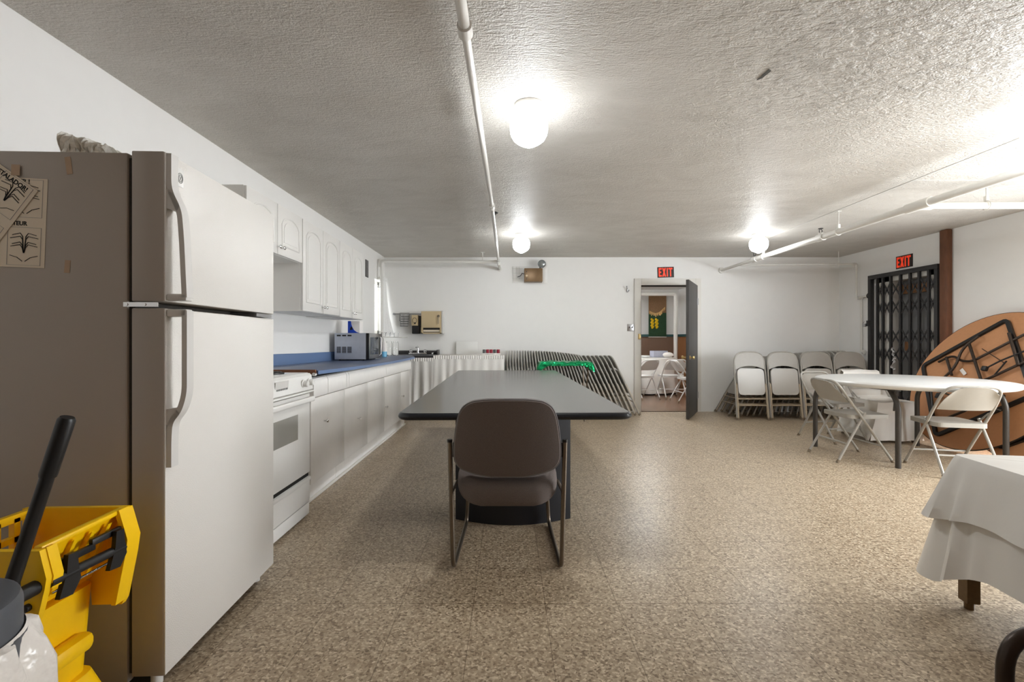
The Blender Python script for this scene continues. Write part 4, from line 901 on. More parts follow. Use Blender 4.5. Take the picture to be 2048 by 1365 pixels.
for c, x in enumerate(FX):
    for j in range((4, 4, 4, 2)[c]):
        lab = fl[c] if j == 0 else 'grey folded chair standing %s behind the %s front chair from the left' % (('directly', 'second', 'third')[j - 1], cols[c])
        loc = (x + 0.032 * j, 6.525 + 0.066 * j, 0.006 + 0.0225 * math.sin(R(8)) - 0.002); rot = (-R(8), 0, 0)
        copy_tree(proto, loc, rot, lab, fgrp)

def open_chair(name, label, cat, group, loc, rz, paint='foldpaint', leg='foldpaint'):
    t = thing(name, label, cat, loc, rz, group)
    top = fillet([(-0.21, 0.25, 0.0), (-0.208, -0.17, 0.6), (-0.19, -0.262, 0.745), (0.19, -0.262, 0.745), (0.208, -0.17, 0.6), (0.21, 0.25, 0.0)], 0.17, 9)
    part('frame', MB().tube(top, 0.0115, 10), paint, t)
    def back(u, v):
        x = -0.192 + 0.384 * u; q = 1 - (2 * u - 1) ** 2
        return (x * (1 - 0.13 * v ** 3), -0.142 - 0.116 * v - 0.028 * q, 0.55 + 0.188 * v - 0.055 * v * (2 * u - 1) ** 4 + 0.01 * q * (v - 0.3))
    part('backrest', MB().sheet(back, 12, 6, 0.004), paint, t)
    se = MB().prism([(x, y) for x, y in rrect(-0.185, 0.185, -0.14, 0.245, 0.05, 5)], 'z', 0.397, 0.434)
    part('seat', se, paint, t)
    lg = []
    for s in (-1, 1):
        part('leg', MB().tube([(s * 0.196, 0.0, 0.46), (s * 0.198, -0.02, 0.425), (s * 0.205, -0.262, 0.0)], 0.011, 8), leg, t)
    part('crossbar', MB().cyl((-0.203, -0.165, 0.17), (0.203, -0.165, 0.17), 0.008, 8), leg, t)
    part('crossbar', MB().cyl((-0.209, 0.15, 0.15), (0.209, 0.15, 0.15), 0.008, 8), leg, t)
    for s in (-1, 1):
        part('side_brace', MB().box((s * 0.197, -0.05, 0.475), (0.006, 0.14, 0.014), 0.002, ('X', R(-38))), leg, t)
    for s in (-1, 1):
        part('rubber_foot', MB().cyl((s * 0.21, 0.25, 0), (s * 0.21, 0.232, 0.026), 0.014, 10), 'rubber', t)
        part('rubber_foot', MB().cyl((s * 0.205, -0.262, 0), (s * 0.205, -0.247, 0.026), 0.014, 10), 'rubber', t)
    return t
CG = 'open folding chairs at the round white table'
ca = open_chair('folding_chair', 'open grey folding chair at the front left of the round white table', 'folding chair', CG, (3.262, 4.478, 0), R(-90))
copy_tree(ca, (3.66, 5.29, 0), (0, 0, R(191)), 'open pale folding chair at the back left of the round white table', CG)
copy_tree(ca, (4.22, 5.37, 0), (0, 0, R(180)), 'folding chair draped in a white cloth behind the round white table', CG)
copy_tree(ca, (3.77, 3.985, 0), (0, 0, R(-12)), 'open beige folding chair at the near right of the round white table', CG)
# white cloth thrown over the chair behind the table
prof = [(y + 0.1, z) for y, z in [(5.60, 0.30), (5.575, 0.55), (5.56, 0.74), (5.54, 0.764), (5.50, 0.745), (5.46, 0.62), (5.43, 0.475), (5.30, 0.452), (5.10, 0.45), (5.01, 0.44), (4.985, 0.36), (4.975, 0.2), (4.96, 0.03)]]
def drape(u, v):
    k = v * (len(prof) - 1); i = min(int(k), len(prof) - 2); f = k - i
    y = prof[i][0] * (1 - f) + prof[i + 1][0] * f; z = prof[i][1] * (1 - f) + prof[i + 1][1] * f
    w = 0.215 + (0.07 * max(0, (0.44 - z) / 0.42) if k > 9 else 0) + 0.03 * (k < 7) * (z < 0.7)
    fold = 0.012 * math.sin(u * 17 + 1) * max(0, (0.44 - z)) / 0.4 * (k > 9) + 0.004 * math.sin(u * 6 + k * 3) * (5 < k < 8)
    return (4.22 + (2 * u - 1) * w - (0.04 * max(0, 0.44 - z) if k > 9 else 0), y + fold, z + 0.004 * math.sin(u * 9 + k))
dc = thing('draped_cloth', 'white tablecloth draped over the chair behind the round white table', 'cloth')
part('cloth_front', MB().sheet(drape, 26, 60, 0.003), 'cloth', dc)
for s in (-1, 1):
    def side(u, v, s=s):
        y = 5.6 - 0.53 * u; zt = 0.45 + 0.28 * max(0, 1 - u * 7); zb = 0.03 + 0.1 * u * (1 - u)
        x = 4.22 + s * (0.216 + (0.075 if s < 0 else 0.02) * v * v + 0.012 * v * math.sin(u * 14)) - 0.018 * v * u
        return (x, y + 0.02 * v * math.sin(u * 9) * (1 - u), zt + (zb - zt) * v)
    part('cloth_side', MB().sheet(side, 20, 14, 0.003), 'cloth', dc)

# ================================================================== ROUND WHITE TABLE
RT = thing('round_table', 'round white plastic folding table standing open on the right', 'table', (3.87, 4.53, 0))
part('tabletop', MB().lathe([(0.02, 0.70), (0.70, 0.70), (0.735, 0.692), (0.752, 0.70), (0.763, 0.715), (0.763, 0.725), (0.752, 0.738), (0.735, 0.742), (0.02, 0.742)], 72), 'plastictop', RT)
def tleg(x, y, dy): part('leg', MB().tube(fillet([(x, y, 0.0), (x, y, 0.57), (x + 0.01, y + dy, 0.70)], 0.1, 7), 0.022, 12), 'tableleg', RT)
tleg(-0.465, -0.44, 0.12); tleg(-0.64, 0.40, -0.12); tleg(0.46, 0.43, -0.12); tleg(0.50, -0.42, 0.12)
part('underframe', MB().bb(-0.5, -0.45, -0.45, 0.45, 0.672, 0.70).bb(0.44, 0.49, -0.45, 0.45, 0.672, 0.70).bb(-0.5, 0.49, -0.03, 0.03, 0.675, 0.699), 'tableleg', RT)
part('leg_brace', MB().tube([(-0.47, -0.40, 0.5), (-0.12, 0.0, 0.675)], 0.008, 6).tube([(0.48, -0.4, 0.5), (0.12, 0.0, 0.675)], 0.008, 6), 'tableleg', RT)

# ================================================================== BROWN ROUND TABLES LEANING ON THE RIGHT WALL
def leaning_table(label, base, lean, legs=True):
    a = R(lean); U = Vector((math.sin(a), 0, math.cos(a))); Nn = Vector((-math.cos(a), 0, math.sin(a))); V = Vector((0, 1, 0))
    mtx = Matrix(((V.x, U.x, Nn.x, base[0]), (V.y, U.y, Nn.y, base[1]), (V.z, U.z, Nn.z, base[2]), (0, 0, 0, 1)))
    t = bpy.data.objects.new('leaning_table', None); link(t); t.matrix_world = mtx; tag(t, label, 'table', 'brown round tables leaning on the wall')
    c = Matrix.Translation((0.06, 0.768, 0))
    part('tabletop', MB().lathe([(0.02, -0.018), (0.755, -0.018), (0.755, 0.0), (0.02, 0.0)], 80, c), 'particle', t)
    part('edge_band', MB().tube([(0.06 + 0.757 * math.cos(x), 0.768 + 0.757 * math.sin(x), -0.009) for x in [2 * math.pi * k / 80 for k in range(80)]], 1, 6, closed=True, flat=(0.012, 0.005), up=(0, 0, 1)), 'black', t)
    A, B, Cc, D = (0.765, 0.88), (0.07, 1.44), (-0.46, 0.66), (0.24, 0.10)
    fr = fillet([(p[0], p[1], 0.014) for p in (A, B, Cc, D)], 0.05, 4, True)
    part('apron_frame', MB().tube(fr, 1, 4, closed=True, flat=(0.013, 0.018), up=(0, 0, 1)), 'black', t)
    if legs:
        z = 0.035
        part('folded_leg', MB().tube(fillet([(0.571, 0.928, z), (0.444, 1.018, z), (0.31, 0.95, z), (0.2, 0.955, z), (-0.08, 1.182, z), (-0.3, 1.36, z)], 0.08, 6), 0.0125, 10), 'gunmetal', t)
        part('folded_leg', MB().tube(fillet([(0.45, 0.66, z + 0.02), (0.33, 0.86, z + 0.02), (0.35, 1.096, z + 0.02), (0.235, 1.235, z + 0.02)], 0.09, 6), 0.0125, 10), 'gunmetal', t)
        part('folded_leg', MB().tube(fillet([(0.06, 0.72, z), (-0.061, 0.796, z), (-0.229, 0.929, z), (-0.4, 1.06, z)], 0.05, 5), 0.0125, 10), 'gunmetal', t)
        part('folded_leg', MB().tube(fillet([(0.2, 0.30, z), (0.145, 0.337, z), (0.018, 0.43, z), (-0.03, 0.53, z), (-0.25, 0.62, z)], 0.05, 5), 0.0125, 10), 'gunmetal', t)
        part('leg_bar', MB().cyl((0.494, 0.986, z + 0.01), (0.34, 0.78, z + 0.01), 0.014, 10).cyl((0.311, 1.156, z + 0.012), (0.02, 0.76, z + 0.012), 0.014, 10).cyl((-0.04, 1.27, z + 0.01), (-0.26, 0.93, z + 0.01), 0.014, 10), 'gunmetal', t)
        part('lock_brace', MB().tube([(0.02, 0.872, z + 0.02), (-0.09, 0.965, z + 0.02), (-0.3, 1.1, z + 0.02)], 0.008, 8).bb(0.0, 0.05, 0.85, 0.9, z, z + 0.035, 0.008).tube([(-0.127, 0.976, z), (-0.07, 0.8, z)], 0.007, 8).tube([(0.16, 1.1, z), (-0.12, 0.95, z)], 0.004, 6), 'black', t)
        part('lock_brace', MB().tube([(0.52, 0.62, z), (0.36, 0.33, z)], 0.011, 8).bb(0.33, 0.40, 0.50, 0.56, z, z + 0.03, 0.008).tube([(0.37, 0.53, z + 0.02), (0.2, 0.66, z + 0.02)], 0.008, 8), 'black', t)
        part('paper_tag', MB().box((0.27, 0.84, 0.012), (0.09, 0.035, 0.002), 0, ('Z', R(38))), 'cardboard_white', t, 'small white paper tag')
    return t
leaning_table('brown round folding table leaning on the right wall, underside with folded legs showing', (4.455, 4.67, 0.02), 25)
leaning_table('second brown round folding table leaning behind the first one, mostly hidden', (4.515, 4.1, 0.02), 25, False)

# ================================================================== SECURITY GATE, POST, CHAIN
GT_ = thing('security_gate', 'black folding scissor security gate across the doorway on the right wall', 'gate', (5.125, 0, 0))
g0, g1, gz = 5.575, 6.655, 2.035
part('top_rail', MB().bb(-0.02, 0.03, g0, g1, gz - 0.055, gz, 0.003), 'blackmetal', GT_)
part('bottom_rail', MB().bb(-0.02, 0.03, g0, g1, 0.0, 0.03), 'blackmetal', GT_)
part('side_post', MB().bb(-0.02, 0.03, g0, g0 + 0.045, 0, gz - 0.05, 0.003), 'blackmetal', GT_)
part('side_post', MB().bb(-0.02, 0.03, g1 - 0.05, g1, 0, gz - 0.05, 0.003), 'blackmetal', GT_)
def yat(px): return FPX * 5.125 / (px - CX)
bars = [yat(1690 + p / 4.137) for p in (268, 315, 380, 460, 540, 615, 695)] 
for y in bars: part('upright_bar', MB().bb(-0.014, -0.004, y - 0.014, y + 0.014, 0.03, gz - 0.055).bb(0.004, 0.014, y - 0.014, y + 0.014, 0.03, gz - 0.055), 'blackmetal', GT_)
allb = sorted(bars + [g0 + 0.03])
for i in range(len(allb) - 1):
    a, b = allb[i], allb[i + 1]
    m = MB()
    for z in (1.80, 1.56, 1.17, 0.93, 0.54, 0.3):
        dz = 0.11
        for s in (-1, 1): m.tube([(s * 0.002, a, z - s * dz), (s * 0.002, b, z + s * dz)], 1, 4, flat=(0.003, 0.009), up=(1, 0, 0))
        m.cyl((-0.012, (a + b) / 2, z), (0.012, (a + b) / 2, z), 0.008, 8)
    part('lattice', m, 'blackmetal', GT_)
part('hasp', MB().bb(-0.05, -0.02, g1 - 0.05, g1 - 0.01, 1.32, 1.4, 0.003), 'blackmetal', GT_)
pl = thing('padlock', 'small silver padlock hanging on the left edge of the security gate', 'padlock', (5.07, 6.66, 1.37))
part('lock_body', MB().box((0, 0.01, -0.035), (0.022, 0.055, 0.045), 0.006), 'steel', pl)
part('shackle', MB().tube([(0, 0.01 + 0.018 * math.cos(a), -0.015 + 0.03 * math.sin(a)) for a in [R(180) * k / 10 for k in range(11)]], 0.005, 8), 'chrome', pl)
cm = MB(); rnd = random.Random(5); p = Vector((5.09, 6.2, 0.98))
for k in range(26):
    q = p + Vector((rnd.uniform(-0.004, 0.004), rnd.uniform(-0.028, 0.02), rnd.uniform(-0.03, 0.016)))
    ax = (q - p).normalized(); mid = (p + q) / 2; n1 = ax.orthogonal().normalized() if k % 2 else ax.cross(ax.orthogonal()).normalized()
    cm.tube([mid + ax * 0.016 * math.cos(a) + n1 * 0.008 * math.sin(a) for a in [2 * math.pi * j / 10 for j in range(10)]], 0.0035, 5, closed=True); p = q
single('chain', cm, 'chainsteel', 'bright steel chain looped on the bars of the security gate', 'chain')
po = thing('rusty_post', 'brown rusty post from floor to ceiling at the right edge of the security gate', 'post', (5.13, 5.49, 0))
part('post', MB().bb(-0.035, 0.035, -0.05, 0.05, 0, H - 0.002, 0.012), 'rust', po)

# ================================================================== BLACK CONFERENCE TABLE
T = thing('conference_table', 'long black topped conference table on dark pedestals in the middle of the room', 'table', (0.035, 2.425, 0), R(1.06))
TW, TL = 0.622, 3.5
top = rrect(-TW, TW, 0, TL, 0.075, 7)
def ringed(levels):
    """stack of inset outlines -> rounded slab edge"""
    vs = []; fs = []; n = len(top)
    for ins, z in levels:
        pts = rrect(-TW + ins, TW - ins, ins, TL - ins, max(0.02, 0.085 - ins), 7); vs += [(p[0], p[1], z) for p in pts]
    for i in range(len(levels) - 1):
        for k in range(n): fs.append((i * n + k, i * n + (k + 1) % n, (i + 1) * n + (k + 1) % n, (i + 1) * n + k))
    fs += [tuple(range(n))[::-1], tuple(range((len(levels) - 1) * n, len(levels) * n))]
    return MB().poly(vs, fs)
part('edge_band', ringed([(0.03, 0.702), (0.012, 0.704), (0.002, 0.711), (-0.002, 0.721), (0.002, 0.731), (0.010, 0.7385), (0.016, 0.7395)]), 'bullnose', T, 'glossy black rounded edge')
part('tabletop', MB().prism(rrect(-TW + 0.0155, TW - 0.0155, 0.0155, TL - 0.0155, 0.065, 7), 'z', 0.7385, 0.7403), 'tabletop', T)
def pedestal(y0, sgn):
    pts = [(0.36, y0 + sgn * 0.3), (-0.36, y0 + sgn * 0.3)] + [(-0.36 + 0.72 * k / 14, y0 + sgn * (0.105 - 0.105 * math.sin(math.pi * k / 14))) for k in range(15)]
    part('pedestal', MB().prism(pts, 'z', 0.0, 0.702), 'navy', T)
pedestal(0.40, 1); pedestal(3.1, -1)
part('stretcher', MB().bb(-0.02, 0.02, 0.69, 2.81, 0.35, 0.7), 'navy', T)

# ================================================================== UPHOLSTERED CHAIR AT THE TABLE
OC = thing('office_chair', 'brown grey fabric chair on a sled frame at the near end of the black table', 'chair', (-0.008, 2.25, 0), 0)
def outline(n, wtop, wmid, wbot, z0, z1, pw=2.6):
    pts = []
    for k in range(n):
        a = 2 * math.pi * k / n; ca, sa = math.cos(a), math.sin(a)
        x = math.copysign(abs(ca) ** (2 / 3.6), ca); z = math.copysign(abs(sa) ** (2 / pw), sa)
        zz = (z + 1) / 2; w = wmid + (wtop - wmid) * max(0, zz - 0.42) / 0.58 if zz > 0.42 else wmid + (wbot - wmid) * (0.42 - zz) / 0.42
        pts.append((x * w, z0 + (z1 - z0) * zz))
    return pts
def cushion(pts, prof, cx, cz, place):
    """loft: prof = [(scale, offset)], outline scaled about (cx,cz)"""
    vs = []; fs = []; n = len(pts)
    for s, o in prof:
        for p in pts: vs.append(place(cx + (p[0] - cx) * s, cz + (p[1] - cz) * s, o))
    for i in range(len(prof) - 1):
        for k in range(n): fs.append((i * n + k, i * n + (k + 1) % n, (i + 1) * n + (k + 1) % n, (i + 1) * n + k))
    fs += [tuple(range(n))[::-1], tuple(range((len(prof) - 1) * n, len(prof) * n))]
    return MB().poly(vs, fs)
hb = [(0.10, 0.843), (0.175, 0.832), (0.214, 0.806), (0.235, 0.762), (0.247, 0.70), (0.255, 0.63), (0.257, 0.575), (0.252, 0.536), (0.228, 0.508), (0.17, 0.487), (0.09, 0.473)]
bo = [(p.x, p.y) for p in fillet([(x, z, 0) for x, z in hb] + [(-x, z, 0) for x, z in reversed(hb)], 0.03, 4, True)]
def bplace(x, z, o): return (x, -0.005 + o - 0.055 * (1 - (x / 0.26) ** 2) * 0.5 - 0.06 * (z - 0.5), z)
bk = part('backrest', cushion(bo, [(0.3, -0.028), (0.8, -0.026), (0.965, -0.02), (0.985, -0.01)], 0, 0.66, bplace), 'upholstery', OC)
part('welt', MB().tube([bplace(p[0] * 0.985, 0.66 + (p[1] - 0.66) * 0.985, -0.009) for p in bo], 0.0055, 6, closed=True), 'piping', bk, 'grey piping')
part('front_cushion', cushion(bo, [(0.985, -0.008), (1.0, 0.008), (1.0, 0.03), (0.95, 0.05), (0.6, 0.056), (0.2, 0.057)], 0, 0.66, bplace), 'upholstery', bk)
so = [(p.x, p.y) for p in fillet([(-0.245, -0.02, 0), (0.245, -0.02, 0), (0.255, 0.46, 0), (-0.255, 0.46, 0)], 0.11, 7, True)]
def splace(x, y, o): return (x, y + (-0.055 if y < 0.1 else 0) * (1 - (x / 0.25) ** 2), o - 0.055 * max(0, (0.14 - y) / 0.16) ** 2 - 0.02 * max(0, (y - 0.38) / 0.1) ** 2 + 0.018 * (x / 0.25) ** 2)
part('seat', cushion(so, [(0.5, 0.375), (0.93, 0.378), (0.99, 0.392), (1.0, 0.415), (0.99, 0.445), (0.95, 0.462), (0.8, 0.472), (0.4, 0.474)], 0, 0.2, splace), 'upholstery', OC, sharp=60)
for s in (-1, 1):
    pts = fillet([(s * 0.276, -0.01, 0.635), (s * 0.268, 0.0, 0.3), (s * 0.262, 0.01, 0.011), (s * 0.25, 0.60, 0.011), (s * 0.225, 0.52, 0.37)], 0.07, 7)
    part('sled_frame', MB().tube(pts, 0.0115, 12), 'nickel', OC)
    part('end_cap', MB().cyl((s * 0.276, -0.0102, 0.632), (s * 0.2763, -0.0104, 0.645), 0.0125, 12), 'black', OC)
    part('back_bracket', MB().bb(s * 0.25 - 0.012, s * 0.25 + 0.016, -0.015, 0.02, 0.56, 0.63, 0.003), 'black', OC)
part('seat_rail', MB().cyl((-0.262, 0.16, 0.392), (0.262, 0.16, 0.392), 0.0115, 10).cyl((-0.225, 0.5, 0.372), (0.225, 0.5, 0.372), 0.0115, 10).tube([(-0.268, 0.0, 0.39), (-0.26, 0.16, 0.392)], 0.009, 8).tube([(0.268, 0.0, 0.39), (0.26, 0.16, 0.392)], 0.009, 8), 'nickel', OC)

# ================================================================== TABLE UNDER WHITE CLOTHS, FRONT RIGHT
CRZ = R(-8.6); CL = (1.895, 1.985, 0)
PT = thing('side_table', 'low table hidden under white cloths at the front right, one bronze leg showing', 'table', CL, CRZ)
part('tabletop', MB().bb(0.0, 1.5, -0.8, 0.0, 0.602, 0.628), 'brasswood', PT)
for x in (0.03, 1.47):
    for y in (-0.03, -0.77):
        part('leg', MB().tube([(x, y, 0.602), (x, y, 0.03)], 1, 4, flat=(0.024, 0.024), up=(1, 0, 0)).cyl((x, y, 0.0), (x, y, 0.03), 0.017, 10), 'brasswood', PT)
def tablecloth(name, label, zt, drop, cdrop, flare, cflare, amp, seed):
    rnd = random.Random(seed); ph = [rnd.uniform(0, 6.3) for _ in range(5)]
    x0, x1, y0, y1 = -0.004, 1.504, -0.804, 0.004
    P = []
    rr = 0.03
    cs = [(x0 + rr, y1 - rr, 90), (x0 + rr, y0 + rr, 180), (x1 - rr, y0 + rr, 270), (x1 - rr, y1 - rr, 0)]
    for ci, (cx, cy, a0) in enumerate(cs):
        nx, ny, _ = cs[(ci + 1) % 4]
        for k in range(9):
            a = R(a0 + 90 * k / 8); P.append((cx + rr * math.cos(a), cy + rr * math.sin(a), math.cos(a), math.sin(a)))
        a = R(a0 + 90)
        ex, ey = cx + rr * math.cos(a), cy + rr * math.sin(a); fx, fy = nx + rr * math.cos(a), ny + rr * math.sin(a)
        m = 36
        for k in range(1, m): P.append((ex + (fx - ex) * k / m, ey + (fy - ey) * k / m, math.cos(a), math.sin(a)))
    n = len(P); vs = []; fs = []; rows = 14
    def cf(x, y): return max(math.exp(-(((x - a) ** 2 + (y - b) ** 2) / 0.016)) for a in (x0, x1) for b in (y0, y1))
    s = 0
    for j in range(rows + 1):
        t = j / rows; s = 0
        for i in range(n):
            x, y, nx, ny = P[i]
            if i: s += math.hypot(x - P[i - 1][0], y - P[i - 1][1])
            c = cf(x, y)
            w = amp * t * (math.sin(s * 9 + ph[0]) * 0.5 + math.sin(s * 23 + ph[1]) * 0.3) + c * 0.03 * t * math.sin(s * 70 + ph[2])
            e = (1 - (1 - min(1, t * 7)) ** 2) * 0.006 + (0.004 if zt > 0.633 else 0)
            off = e + t * (flare + cflare * c) + w
            vs.append((x + nx * off, y + ny * off, zt - (0.004 * min(1, t * 7) + t * (drop + cdrop * c))))
    for j in range(rows):
        for i in range(n): fs.append((j * n + i, j * n + (i + 1) % n, (j + 1) * n + (i + 1) % n, (j + 1) * n + i))
    cxx, cyy = (x0 + x1) / 2, (y0 + y1) / 2
    for q in (0.66, 0.33):
        for i in range(n): vs.append((cxx + (P[i][0] - cxx) * q, cyy + (P[i][1] - cyy) * q, zt + 0.001 * math.sin(i * 0.7)))
    cidx = len(vs); vs.append((cxx, cyy, zt))
    r1, r2 = (rows + 1) * n, (rows + 2) * n
    for i in range(n):
        k = (i + 1) % n
        fs += [(i, k, r1 + k, r1 + i), (r1 + i, r1 + k, r2 + k, r2 + i), (r2 + i, r2 + k, cidx)]
    m = MB().poly(vs, fs)
    return single(name, m, 'cloth', label, 'tablecloth', 'white cloths on the front right table', CL, CRZ, 50)
tablecloth('tablecloth', 'long white under cloth on the front right table, hanging almost to the floor', 0.631, 0.43, 0.10, 0.028, 0.075, 0.012, 2)
tablecloth('tablecloth', 'short white upper cloth on the front right table, lying over the longer cloth', 0.636, 0.225, 0.04, 0.05, 0.045, 0.02, 5)

# ================================================================== BROWN TUBE CHAIR AT THE BOTTOM RIGHT
BC = thing('arm_chair', 'dark brown tubular chair frame at the bottom right corner of the picture', 'chair', (0.88, 0.83, 0), 0)
for y in (0.0, -0.5):
    part('side_frame', MB().tube(fillet([(0.0, y, 0.012), (0.0, y, 0.60), (0.48, y, 0.60), (0.52, y, 0.012)], 0.07, 8) , 0.0125, 14), 'gunmetal', BC)
part('seat', MB().bb(0.03, 0.5, -0.485, -0.015, 0.40, 0.45, 0.02, 3), 'upholstery', BC)
part('backrest', MB().bb(0.47, 0.51, -0.485, -0.015, 0.5, 0.84, 0.018, 3), 'upholstery', BC)
part('floor_rail', MB().cyl((0.0, -0.5, 0.012), (0.0, 0.0, 0.012), 0.0125, 10).cyl((0.52, -0.5, 0.012), (0.52, 0.0, 0.012), 0.0125, 10).cyl((0.0, -0.5, 0.38), (0.0, 0, 0.38), 0.011, 10).cyl((0.50, -0.5, 0.38), (0.50, 0, 0.38), 0.011, 10), 'gunmetal', BC)
part('back_post', MB().cyl((0.49, -0.497, 0.38), (0.49, -0.497, 0.8), 0.011, 8).cyl((0.49, -0.003, 0.38), (0.49, -0.003, 0.8), 0.011, 8), 'gunmetal', BC)

# ================================================================== MOP BUCKET
MBK = thing('mop_bucket', 'yellow mop bucket with wringer standing beside the refrigerator', 'mop bucket', (-1.3, 1.22, 0))
O = Vector((-1.3, 1.22, 0))
def L(x, y, z): return (x - O.x, y - O.y, z - O.z)
def taper(x0, x1, y0, y1, z0, X0, X1, Y0, Y1, z1, n=4):
    a = rrect(x0, x1, y0, y1, 0.03, n); b = rrect(X0, X1, Y0, Y1, 0.035, n); k = len(a)
    vs = [L(p[0], p[1], z0) for p in a] + [L(p[0], p[1], z1) for p in b]
    return MB().poly(vs, [tuple(range(k))[::-1], tuple(range(k, 2 * k))] + [(i, (i + 1) % k, k + (i + 1) % k, k + i) for i in range(k)])
part('bucket', taper(-1.50, -1.21, 1.04, 1.335, 0.09, -1.52, -1.185, 1.03, 1.345, 0.43), 'yellow', MBK)
part('bumper_base', taper(-1.53, -1.13, 1.02, 1.36, 0.07, -1.51, -1.185, 1.035, 1.345, 0.185), 'yellow', MBK)
part('grip_ridge', MB().box(L(-1.175, 1.23, 0.29), (0.05, 0.15, 0.05), 0.018), 'yellow', MBK)
for x in (-1.48, -1.18):
    for y in (1.06, 1.32): part('caster', MB().cyl(L(x, y - 0.014, 0.035), L(x, y + 0.014, 0.035), 0.034, 16).cyl(L(x, y, 0.05), L(x, y, 0.085), 0.01, 8), 'black', MBK)
far = [(-1.095, 0.64), (-1.072, 0.56), (-1.079, 0.51), (-1.105, 0.378), (-1.115, 0.36), (-1.20, 0.358), (-1.205, 0.43), (-1.40, 0.43), (-1.40, 0.635)]
wr = part('wringer', MB().prism([(x - O.x, z) for x, z in far], 'y', 1.345 - O.y, 1.36 - O.y), 'yellow', MBK)
part('far_flange', MB().prism([(x - O.x, z) for x, z in ((-1.093, 0.643), (-1.069, 0.56), (-1.0765, 0.51), (-1.103, 0.376), (-1.115, 0.376), (-1.089, 0.51), (-1.082, 0.56), (-1.105, 0.635))], 'y', 1.31 - O.y, 1.346 - O.y), 'yellow', wr)
near = [(-1.09, 0.63), (-1.074, 0.565), (-1.078, 0.54), (-1.095, 0.47), (-1.14, 0.40), (-1.26, 0.33), (-1.40, 0.33), (-1.40, 0.625)]
part('near_plate', MB().prism([(x - O.x, z) for x, z in near], 'y', 1.085 - O.y, 1.10 - O.y), 'yellow', wr)
part('near_flange', MB().prism([(x - O.x, z) for x, z in ((-1.088, 0.632), (-1.071, 0.565), (-1.076, 0.535), (-1.088, 0.535), (-1.083, 0.565), (-1.1, 0.628))], 'y', 1.10 - O.y, 1.125 - O.y), 'yellow', wr)
part('front_panel', MB().poly([L(-1.105, 1.10, 0.625), L(-1.11, 1.346, 0.632), L(-1.20, 1.346, 0.44), L(-1.20, 1.10, 0.44), L(-1.117, 1.10, 0.625), L(-1.122, 1.346, 0.632), L(-1.215, 1.346, 0.44), L(-1.215, 1.10, 0.44)], [(0, 1, 2, 3), (7, 6, 5, 4), (0, 4, 5, 1), (1, 5, 6, 2), (2, 6, 7, 3), (3, 7, 4, 0)]), 'yellow', wr)
part('rim', MB().box(L(-1.108, 1.223, 0.632), (0.022, 0.25, 0.014), 0.005, ('X', R(1.6))), 'yellow', wr)
ribs = MB()
for y in (1.14, 1.19, 1.24, 1.29): ribs.poly([L(-1.10, y - 0.006, 0.615), L(-1.10, y + 0.006, 0.615), L(-1.165, y + 0.006, 0.47), L(-1.165, y - 0.006, 0.47), L(-1.12, y - 0.006, 0.60), L(-1.12, y + 0.006, 0.60), L(-1.20, y + 0.006, 0.46), L(-1.20, y - 0.006, 0.46)], [(0, 1, 2, 3), (7, 6, 5, 4), (0, 4, 5, 1), (1, 5, 6, 2), (2, 6, 7, 3), (3, 7, 4, 0)])
part('ribs', ribs, 'yellow', wr)
sg = MB(); sg.box(L(-1.375, 1.22, 0.625), (0.016, 0.26, 0.022)).box(L(-1.375, 1.22, 0.45), (0.016, 0.26, 0.05)).box(L(-1.375, 1.22, 0.567), (0.016, 0.26, 0.016))
for k in range(6): sg.box(L(-1.375, 1.10 + 0.05 * k, 0.53), (0.016, 0.016, 0.19))
sg.box(L(-1.375, 1.22, 0.51), (0.016, 0.26, 0.014))
part('slotted_wall', sg, 'yellow', wr)
lk = MB()
lk.cyl(L(-1.083, 1.10, 0.548), L(-1.083, 1.312, 0.541), 0.012, 12)
lk.box(L(-1.092, 1.165, 0.578), (0.012, 0.13, 0.018), 0.003).box(L(-1.092, 1.275, 0.59), (0.012, 0.11, 0.018), 0.003)
part('linkage_rod', lk, 'black', wr)
for y0 in (1.15, 1.29): part('linkage_arm', MB().prism([(-0.035, -0.045), (0.0, -0.05), (0.022, -0.02), (0.015, 0.02), (0.012, 0.05), (-0.012, 0.052), (-0.016, 0.01)], 'x', -0.006, 0.006, Matrix.Translation(L(-1.078, y0, 0.545))), 'black', wr)
part('spring_wire', MB().cyl(L(-1.082, 1.105, 0.521), L(-1.082, 1.29, 0.518), 0.003, 8), 'chrome', wr)
part('pivot', MB().cyl(L(-1.10, 1.04, 0.545), L(-1.10, 1.10, 0.545), 0.017, 14).cyl(L(-1.10, 1.03, 0.545), L(-1.10, 1.043, 0.545), 0.022, 14).cyl(L(-1.115, 1.075, 0.50), L(-1.115, 1.086, 0.50), 0.009, 10), 'black', wr)
hn = part('wringer_handle', MB().tube([L(-1.112, 1.045, 0.54), L(-1.112, 1.045, 0.575), L(-1.05, 1.045, 0.76), L(-0.99, 1.045, 0.94)], [0.016, 0.0145, 0.0135, 0.0135], 14), 'black', MBK)
part('grip', MB().tube([L(-1.031, 1.045, 0.815), L(-1.03, 1.045, 0.82), L(-0.989, 1.045, 0.942), L(-0.987, 1.045, 0.948)], [0.0155, 0.0165, 0.0165, 0.013], 16), 'black', hn)

